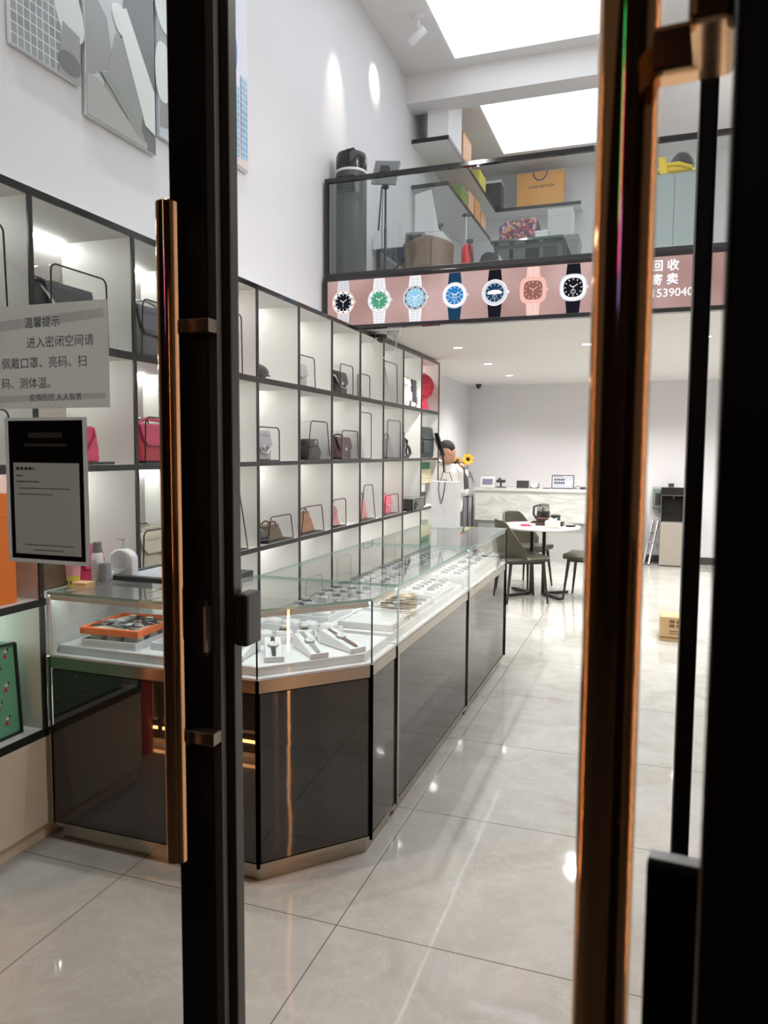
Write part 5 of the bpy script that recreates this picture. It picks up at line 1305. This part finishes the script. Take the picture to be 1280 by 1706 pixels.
MB().lathe([(.075, 0), (.078, .012), (.070, .14)], 28).build('lower_body', black_metal, t, smooth=True)
MB().lathe([(.070, .14), (.066, .19), (.064, .195)], 28).build('steel_band', steel, t, smooth=True)
MB().lathe([(.064, .195), (.055, .215), (.02, .222)], 28).build('lid', dark_grey, t, smooth=True)
MB().tube([(-.062, 0, .20), (-.105, 0, .185), (-.108, 0, .10), (-.073, 0, .045)], .013, 8).build('handle', dark_grey, t, smooth=True)
t = thing('tea_tray', 'dark wooden tea tray on the round table', 'tray', (-1.03, 8.22, TT))
MB().box(-.17, .17, -.10, .10, 0, .018).build('tray_base', mat('dark wood', (.035, .02, .015), .4), t, bevel=.003)
f = MB(); ring(-.175, .175, -.105, .105, -.165, .165, -.095, .095, .0, .032, f); f.build('rim', MATS['dark wood'], t, bevel=.003)
t = thing('tea_box', 'low dark brown box on the tea tray', 'box', (-1.08, 8.22, TT + .0185)); MB().box(-.05, .05, -.05, .05, 0, .045).build('box_body', MATS['dark wood'], t, bevel=.003); MB().box(-.052, .052, -.052, .052, .046, .056).build('lid', mat('red brown wood', (.10, .03, .02), .4), t, bevel=.002)
t = thing('tea_caddy', 'round dark tea caddy at the far side of the tea tray', 'caddy', (-.95, 8.26, TT + .0185)); MB().lathe([(.05, 0), (.052, .005), (.052, .07), (.05, .074)], 24).build('body', dark_grey, t, smooth=True); MB().lathe([(.053, .075), (.053, .092), (.02, .096)], 24).build('lid', dark_grey, t, smooth=True)
t = thing('tissue_box', 'white tissue box at the near edge of the round table', 'tissue box', (-.945, 7.97, TT))
MB().box(-.075, .075, -.05, .05, 0, .07).build('box_body', mat('cream white card', (.80, .78, .72), .5), t, bevel=.006)
MB().prism([(-.04, .07), (.04, .07), (.05, .10), (.01, .09), (-.02, .105), (-.045, .095)], -.012, .012, 'y').build('tissue', white_card, t, bevel=.003)
t = thing('snack_packet', 'red and white packet on the round table before the tea tray', 'packet', (-1.22, 8.02, TT))
MB().box(-.085, .085, -.04, .04, 0, .028).build('packet', mat('white packet foil', (.75, .70, .70), .35), t, bevel=.008)
MB().box(-.06, .04, -.0415, -.039, .004, .024).build('red_panel', mat('pinkish red print', (.65, .05, .12), .4), t)
t = thing('small_dish', 'small dark dish at the end of the round table', 'dish', (-.775, 8.13, TT)); MB().lathe([(.04, 0), (.062, .014), (.065, .018), (.058, .018), (.035, .006)], 28).build('bowl', dark_grey, t, smooth=True); MB().lathe([(.034, .0065), (.034, .009)], 20).build('contents', mat('dark tea', (.05, .025, .01), .3), t)
# door side of the back wall
t = thing('water_dispenser', 'tall taupe water dispenser with a black upper half against the back wall', 'water dispenser', (.29, 11.02, 0))
MB().box(-.13, .16, -.16, .17, .015, .60).build('lower_door', mat('taupe panel', (.33, .30, .26), .4), t, bevel=.006)
MB().box(-.13, .16, -.10, .17, .60, 1.08).build('recess_back', black_gloss, t)
MB().box(-.13, -.122, -.16, -.10, .60, 1.08).build('side_rim', steel, t); MB().box(.152, .16, -.16, -.10, .60, 1.08).build('side_rim', steel, t)
MB().box(-.13, .16, -.165, -.10, .98, 1.085).build('control_panel', mat('black control panel', (.02, .02, .02), .15), t, bevel=.004)
MB().box(-.125, .155, -.166, -.164, .972, .980).build('chrome_line', steel, t)
MB().box(-.12, .15, -.15, -.10, .60, .615).build('drip_tray', mid_grey, t)
MB().tube([(.03, -.12, .98), (.03, -.13, .93)], .012, 8).build('tap', dark_grey, t)
MB().box(-.12, .15, -.15, .16, 0, .016).build('foot', dark_grey, t)
simple_box('mini_box', 'tiny dark box on top of the water dispenser', 'box', (.285, 10.98, 1.086), .06, .07, .05, dark_grey, lid_h=.2)
t = thing('towel_dispenser', 'grey green dispenser fixed to the back wall beside the water dispenser', 'dispenser', (.115, YB - .001, .73))
MB().prism([(0, .03), (-.10, .05), (-.11, .32), (0, .34)], -.065, .065, 'x').build('housing', mat('grey green plastic', (.20, .25, .22), .35), t, bevel=.008)
MB().box(-.03, .045, -.118, -.108, .10, .26).build('dark_window', dark_grey, t, bevel=.004)
MB().box(.02, .04, -.06, -.04, -.03, .04).build('outlet', mid_grey, t)
t = thing('step_ladder', 'folded aluminium step ladder leaning beside the water dispenser', 'ladder', (.068, 10.98, 0))
alu = mat('aluminium', (.62, .64, .66), .3, .9)
for sx in (-1, 1):
    MB().bar((sx * .035 - .075, -.08, .01), (sx * .035 + .035, .225, .60), .022, .030).build('rail', alu, t)
    MB().box(sx * .035 - .09, sx * .035 - .06, -.10, -.06, 0, .016).build('rubber_foot', dark_grey, t)
for k in range(3):
    f_ = (k + 1) / 4; MB().obox((-.075 + .11 * f_, -.08 + .305 * f_, .01 + .59 * f_), (.07, .05, .012), (-.2, 0, 0)).build('tread', alu, t)
MB().ball((-.01, .06, .44), .014).build('hinge_cap', dark_grey, t, smooth=True)
t = thing('cardboard_box', 'small brown cardboard box on the tiled floor', 'box', (.26, 6.64, 0))
kraft = mat('brown cardboard', (.52, .36, .18), .7, vary=.06)
MB().box(-.14, .14, -.12, .12, 0, .20).build('box_body', kraft, t, bevel=.003)
MB().box(-.141, .141, -.1205, .1205, .022, .034).build('dark_band', mat('brown tape', (.20, .12, .05), .4), t)
e = MB()
for k in range(2):
    for j in range(2): e.box(-.065 + k * .055, -.025 + k * .055, -.1212, -.1202, .115 + j * .035, .142 + j * .035)
e.box(-.065, .03, -.1212, -.1202, .08, .088); e.box(-.065, .03, -.1212, -.1202, .062, .068)
e.build('printed_marks', mat('brown print', (.16, .09, .04), .6), t)
# fixtures under the low ceiling
dlg = glow('downlight lens', (1.0, .96, .92), 9.0)
def downlight(x, y, z, label, power):
    t = thing('downlight', label, 'ceiling light', (x, y, z))
    MB().lathe([(.045, -.001), (.062, -.004), (.066, -.001), (.066, 0), (.045, 0)], 28).build('trim_ring', white_plastic, t, smooth=True)
    MB().lathe([(.0, -.0015), (.044, -.0015), (.044, -.0005), (.0, -.0005)], 24).build('lens', dlg, t)
    l = bpy.data.lights.new('downlight_beam', 'SPOT'); l.energy = power; l.color = (1, .965, .93); l.spot_size = math.radians(140); l.spot_blend = .7; l.shadow_soft_size = .045
    o = bpy.data.objects.new('downlight_beam', l); COL.objects.link(o); o.parent = t; o.location = (0, 0, -.02)
for i, (x, y, w) in enumerate(((-1.79, 7.15, 'nearest the balustrade edge on the shelf side'), (-1.785, 8.55, 'second along the shelf side of the low ceiling'), (-1.78, 9.92, 'furthest back on the shelf side of the low ceiling'),
                 (-.59, 7.27, 'in the middle file, nearest the sign'), (-.55, 8.6, 'in the middle file, over the round table'), (-.5, 9.95, 'in the middle file, before the marble counter'), (.42, 7.1, 'on the door side file, nearest the sign'), (.45, 8.6, 'on the door side file, midway'), (.45, 9.95, 'on the door side file, by the water dispenser'), (1.4, 7.3, 'in the hidden far file near the sign'), (1.4, 9.3, 'in the hidden far file near the back wall'))):
    downlight(x, y, LZ - .0005, 'round recessed downlight ' + w, DOWN_W)
t = thing('dome_camera', 'black dome security camera with a looped white cable under the mezzanine edge', 'security camera', (-2.165, 6.02, LZ - .001))
MB().lathe([(.055, -.025), (.058, -.012), (.058, 0), (.02, 0)], 24).build('base', white_plastic, t, smooth=True)
MB().ball((0, -.01, -.045), .048).build('dome', mat('smoked dome', (.015, .012, .012), .08, spec=.7), t, smooth=True)
MB().tube([(.04, 0, -.02), (.10, 0, -.03), (.135, 0, -.08), (.12, -.02, -.17), (.05, -.03, -.225), (-.04, -.03, -.20), (-.08, -.02, -.10), (-.06, -.01, -.03), (.0, .02, -.01)], .005, 6).build('cable', white_plastic, t, smooth=True)
MB().box(.06, .16, -.02, .03, -.035, 0).build('junction_block', white_plastic, t, bevel=.006)
MB().tube([(.13, 0, -.03), (.135, 0, -.075)], .014, 10).build('plug', white_plastic, t, smooth=True)
t = thing('dome_camera', 'tiny black dome camera on the low ceiling by the back corner', 'security camera', (-2.44, 11.05, LZ - .001))
MB().lathe([(.045, -.02), (.048, 0), (.02, 0)], 20).build('base', dark_grey, t, smooth=True)
MB().ball((0, 0, -.03), .038).build('dome', MATS['smoked dome'], t, smooth=True)
# wall spots and added fill spots on the high ceiling
def track_spot(x, y, label, target, power, size=34, col=(1, .86, .70)):
    t = thing('spotlight', label, 'spotlight', (x, y, CZ - .0005))
    MB().lathe([(.05, -.022), (.052, -.018), (.052, 0), (.02, 0)], 24).build('ceiling_plate', white_plastic, t, smooth=True)
    MB().box(-.012, .012, -.012, .012, -.14, -.02).build('arm', white_plastic, t, bevel=.003)
    d = (Vector(target) - Vector((x, y, CZ - .17))).normalized(); q = d.to_track_quat('-Z', 'Y').to_matrix().to_4x4()
    b = MB().lathe([(.036, .08), (.040, .07), (.040, -.10), (.037, -.105), (.034, -.095)], 28)
    b.v = [tuple(Matrix.Translation((0, 0, -.17)) @ q @ Vector(p)) for p in b.v]; h = b.build('lamp_head', white_plastic, t, smooth=True)
    g = MB().lathe([(0, -.098), (.033, -.098), (.033, -.094), (0, -.094)], 24); g.v = [tuple(Matrix.Translation((0, 0, -.17)) @ q @ Vector(p)) for p in g.v]; g.build('lens', glow('spot lens', (1, .9, .8), 6.0), h)
    l = bpy.data.lights.new('spot_beam', 'SPOT'); l.energy = power; l.color = col; l.spot_size = math.radians(size); l.spot_blend = .9; l.shadow_soft_size = .03
    o = bpy.data.objects.new('spot_beam', l); COL.objects.link(o); o.parent = t; o.matrix_local = Matrix.Translation(Vector((0, 0, -.17)) + d * .115) @ q
track_spot(-2.17, 6.99, 'white track spotlight beside the glowing ceiling panel, aimed at the side wall', (-2.62, 7.03, 5.10), 22, 42)
track_spot(-2.17, 6.06, 'white track spotlight just above the frame, lighting the wall over the tower fan', (-2.62, 6.08, 4.55), 34, 34)
for i, (x, y, tg) in enumerate(((1.5, 1.6, (-1.0, 4.2, .3)), (1.5, 2.9, (-1.0, 4.4, 0)), (1.5, 4.2, (-1.2, 6.2, 2.0)), (-2.3, 1.6, (-.3, 4.6, .3)), (-2.3, 2.9, (0, 3.6, 0)), (-2.3, 4.2, (.2, 5.6, 1.0)))):  # wide spots added out of view to fill the front of the shop
    track_spot(x, y, 'added unseen fill spotlight over the aisle, %s from the door, %s side' % ('first second third'.split()[i % 3], 'window' if i < 3 else 'shelf'), tg, FILL_SPOT_W, 95, (1, .975, .96))
# glowing globes added out of view to brighten the ceiling and mezzanine
for x, y, z, lbl in ((1.55, 8.85, 4.75, 'added round white fill lamp over the hidden end of the mezzanine'), (1.55, 4.6, 4.75, 'added round white fill lamp over the aisle near the hidden side wall')):
    t = thing('added_fill_globe', lbl, 'lamp', (x, y, z))
    MB().ball((0, 0, 0), .16, nu=24, nv=16).build('globe', glow('added globe glow', (1, .93, .86), 32.0), t, smooth=True, ang=80)
    MB().tube([(0, 0, .155), (0, 0, CZ - z - .02)], .004, 8).build('cable', white_plastic, t)
    MB().lathe([(.045, CZ - z - .025), (.05, CZ - z - .001), (.0, CZ - z - .001)], 20).build('ceiling_rose', white_plastic, t, smooth=True)
# red extinguisher just inside the door corner, seen mirrored in the showcase front
t = thing('fire_extinguisher', 'red fire extinguisher in the corner by the shop window, mirrored in the showcase', 'fire extinguisher', (-2.43, 1.42, 0))
MB().lathe([(.06, 0), (.066, .01), (.066, .36), (.05, .41), (.02, .43)], 24).build('cylinder', red_p, t, smooth=True)
MB().box(-.012, .06, -.012, .012, .43, .47).build('valve', dark_grey, t, bevel=.004)
MB().tube([(.03, -.06, .43), (.08, -.07, .30), (.078, -.06, .08)], .011, 8).build('hose', ink, t, smooth=True)
# ------------------------------------------------------------------ the man behind the counter
skin = mat('skin', (.50, .27, .18), .5, vary=.05)
knit = mat('white sweatshirt cloth', (.74, .74, .72), .85, vary=.03, bump=.15, bscale=120)
dark_cloth = mat('dark sleeve stripe cloth', (.05, .045, .05), .85)
trouser = mat('black trouser cloth', (.015, .014, .014), .8)
hair_m = mat('short black hair', (.018, .013, .011), .7, bump=.6, bscale=220)
def fused(mb, voxel):
    """One continuous surface from overlapping volumes."""
    me = bpy.data.meshes.new('fuse'); me.from_pydata(mb.v, [], mb.f)
    bm = bmesh.new(); bm.from_mesh(me); bmesh.ops.recalc_face_normals(bm, faces=bm.faces); bm.to_mesh(me); bm.free()
    o = bpy.data.objects.new('fuse', me); COL.objects.link(o)
    r = o.modifiers.new('r', 'REMESH'); r.mode = 'VOXEL'; r.voxel_size = voxel
    s = o.modifiers.new('s', 'SMOOTH'); s.factor = .5; s.iterations = 4
    dg = bpy.context.evaluated_depsgraph_get(); dg.update()
    out = bpy.data.meshes.new_from_object(o.evaluated_get(dg)); bpy.data.objects.remove(o)
    R_ = MB(); R_.v = [tuple(v.co) for v in out.vertices]; R_.f = [list(p.vertices) for p in out.polygons]; R_.m = [0] * len(R_.f)
    return R_
def limb(mb, pts, rad, n=14): mb.tube(pts, rad, n); [mb.ball(p, r, nu=12, nv=8) for p, r in zip(pts, rad)]
mn = thing('person', 'person in a white sweatshirt with bowed head, standing behind the white carrier', 'person', (-2.215, 8.45, 0), math.radians(-22))
# local axes: x to the viewer's right, -y towards the door
hc = Vector((.062, -.105, 1.555))                                  # head centre, bowed and turned to the viewer's left
HR = Euler((math.radians(30), 0, math.radians(-48)), 'XYZ').to_matrix()
def hp(x, y, z): return hc + HR @ Vector((x, y, z))
b = MB()
b.ball(hc, (.078, .098, .112), (math.radians(30), 0, math.radians(-48)), 20, 14)
b.ball(hp(0, -.035, -.070), (.056, .062, .055), (math.radians(30), 0, math.radians(-48)), 14, 10)
b.ball(hp(0, -.075, -.098), (.026, .024, .022), nu=10, nv=8)         # chin
b.tube([hp(0, -.092, .020), hp(0, -.122, -.022), hp(0, -.098, -.038)], [.008, .015, .010], 10)  # nose
b.tube([hp(-.026, -.088, -.060), hp(0, -.097, -.058), hp(.026, -.088, -.060)], [.006, .009, .006], 8)  # lips
for s in (-1, 1):
    b.ball(hp(s * .078, .010, -.008), (.012, .024, .034), (math.radians(30), 0, math.radians(-48)), 10, 8)   # ears
    b.ball(hp(s * .032, -.080, .022), (.020, .012, .008), (0, 0, math.radians(-48)), 8, 6)      # brows
b.tube([hp(0, .02, -.06), (.025, -.03, 1.425), (0, .0, 1.36)], [.056, .058, .075], 16)
sho = {1: Vector((.185, .0, 1.375)), -1: Vector((-.185, .0, 1.375))}
elb = {1: Vector((.225, .0, 1.10)), -1: Vector((-.245, -.02, 1.09))}
wri = {1: Vector((.075, -.205, 1.105)), -1: Vector((-.11, -.235, 1.12))}
limb(b, [(0, .01, 1.34), (0, .0, 1.2), (0, .0, 1.02), (0, .0, .92)], [.105, .12, .112, .12])
for s in (1, -1):
    limb(b, [sho[s], elb[s]], [.050, .040]); limb(b, [elb[s], wri[s]], [.040, .026])
    limb(b, [(s * .085, .0, .90), (s * .095, -.01, .50), (s * .10, .02, .09)], [.085, .058, .042])
    d = (wri[s] - elb[s]).normalized(); up = Vector((0, 0, 1)); side = d.cross(up).normalized(); nrm = side.cross(d)
    palm = wri[s] + d * .055
    b.ball(wri[s] + d * .02, (.026, .026, .024), nu=10, nv=8)
    limb(b, [wri[s] + d * .01, palm + side * .012 * s, palm + d * .03], [.022, .024, .020], 10)
    limb(b, [wri[s] + d * .02 - side * .014, palm + d * .028 - side * .018], [.018, .018], 10); limb(b, [wri[s] + d * .02 + side * .014, palm + d * .028 + side * .018], [.018, .018], 10)
    for k, ln in ((-1.5, .066), (-.5, .078), (.5, .074), (1.5, .058)):
        p0 = palm + d * .03 + side * (k * .0185)
        p1 = p0 + d * ln * .45 - nrm * .008; p2 = p1 + d * ln * .28 - nrm * .016; p3 = p2 + d * ln * .12 - nrm * .022
        limb(b, [p0, p1, p2, p3], [.0095, .009, .0082, .0072], 8)
    q0 = wri[s] + d * .03 - side * (.024 * s); q1 = q0 + d * .03 - side * (.022 * s) - nrm * .01; q2 = q1 + d * .028 - side * (.004 * s) - nrm * .012
    limb(b, [q0, q1, q2], [.013, .0105, .009], 8)
fused(b, .0062).build('body', skin, mn, smooth=True, ang=180)
h = MB()
h.ball(hp(0, .014, .030), (.083, .097, .100), (math.radians(30), 0, math.radians(-48)), 24, 18, fn=lambda q: (q.x, q.y, max(q.z, -.055 if q.y > .0 else .012 - q.y * .35)))
h.build('hair', hair_m, mn, smooth=True, ang=60)
ey = MB()
for s in (-1, 1): ey.ball(hp(s * .031, -.0895, .006), (.012, .006, .005), (math.radians(30), 0, math.radians(-48)), 10, 6); ey.bar(hp(s * .018, -.095, .026), hp(s * .046, -.084, .026), .006, .006)
ey.build('eyes_and_brows', hair_m, mn, smooth=True)
b = MB()
rings = []
for z, rx, ry, cy in ((.845, .150, .115, .0), (.86, .175, .130, .0), (.92, .188, .140, -.005), (1.05, .190, .135, -.01), (1.20, .205, .135, -.01), (1.32, .205, .120, .0), (1.39, .155, .092, .0), (1.425, .088, .075, -.008), (1.437, .07, .068, -.014)):
    rings.append([(rx * sup(2 * PI * i / 28, 2.5)[0], cy + ry * sup(2 * PI * i / 28, 2.5)[1], z) for i in range(28)])
b.loft(rings)
for s in (1, -1):
    limb(b, [sho[s] + Vector((-.03 * s, 0, -.01)), sho[s] + Vector((.02 * s, 0, -.06)), (sho[s] + elb[s]) / 2 + Vector((.008 * s, .005, 0)), elb[s]], [.062, .072, .068, .062])
    d = wri[s] - elb[s]
    limb(b, [elb[s], elb[s] + d * .35, elb[s] + d * .62, elb[s] + d * .80, elb[s] + d * .90], [.060, .056, .054, .045, .036])
    for k in range(3): b.ball(elb[s] + d * (.10 + .2 * k) + Vector((0, 0, .012 * (-1) ** k)), (.060, .058, .056), nu=12, nv=8)
fused(b, .009).build('sweatshirt', knit, mn, smooth=True, ang=180)
for s in (1, -1):
    st = MB(); pts = [Vector((.075 * s, .012, 1.428)), sho[s] + Vector((-.02 * s, .01, .05)), sho[s] + Vector((.066 * s, -.005, -.02)), (sho[s] + elb[s]) / 2 + Vector((.064 * s, -.012, .01)), elb[s] + Vector((.052 * s, -.012, .03))]
    rr = []
    for p, n_ in zip(pts, ((.25, -.3, 1), (.4, -.3, 1), (1, -.4, .35), (1, -.5, .2), (1, -.5, .2))):
        nv = Vector((n_[0] * s, n_[1], n_[2])).normalized(); w_ = Vector((0, 1, 0)) * .036
        rr.append([p - w_ - nv * .02, p + w_ - nv * .02, p + w_ + nv * .012, p - w_ + nv * .012])
    st.loft(rr).build('sleeve_stripe', dark_cloth, mn, smooth=True, ang=50)
lg = MB()
for k in range(5): lg.box(.045 + k * .013, .054 + k * .013, -.1535, -.1460, 1.222, 1.232)
lg.build('chest_print', mat('grey cloth print', (.2, .2, .2), .8), mn)
b = MB()
rings = []
for z, rx, ry in ((.96, .155, .115), (.88, .165, .125), (.80, .165, .12)):
    rings.append([(rx * sup(2 * PI * i / 24, 2.5)[0], ry * sup(2 * PI * i / 24, 2.5)[1], z) for i in range(24)])
b.loft(rings)
for s in (1, -1): limb(b, [(s * .085, .0, .86), (s * .095, -.01, .50), (s * .10, .015, .10)], [.095, .076, .066])
fused(b, .010).build('trousers', trouser, mn, smooth=True, ang=180)
for s in (1, -1):
    sbody(MB(), .09, .26, .085, .8, .6, 3.2, bul=.03).build('shoe', mat('white shoe', (.6, .6, .6), .5), mn, smooth=True, loc=(s * .10, -.045, 0), rotz=PI / 2)
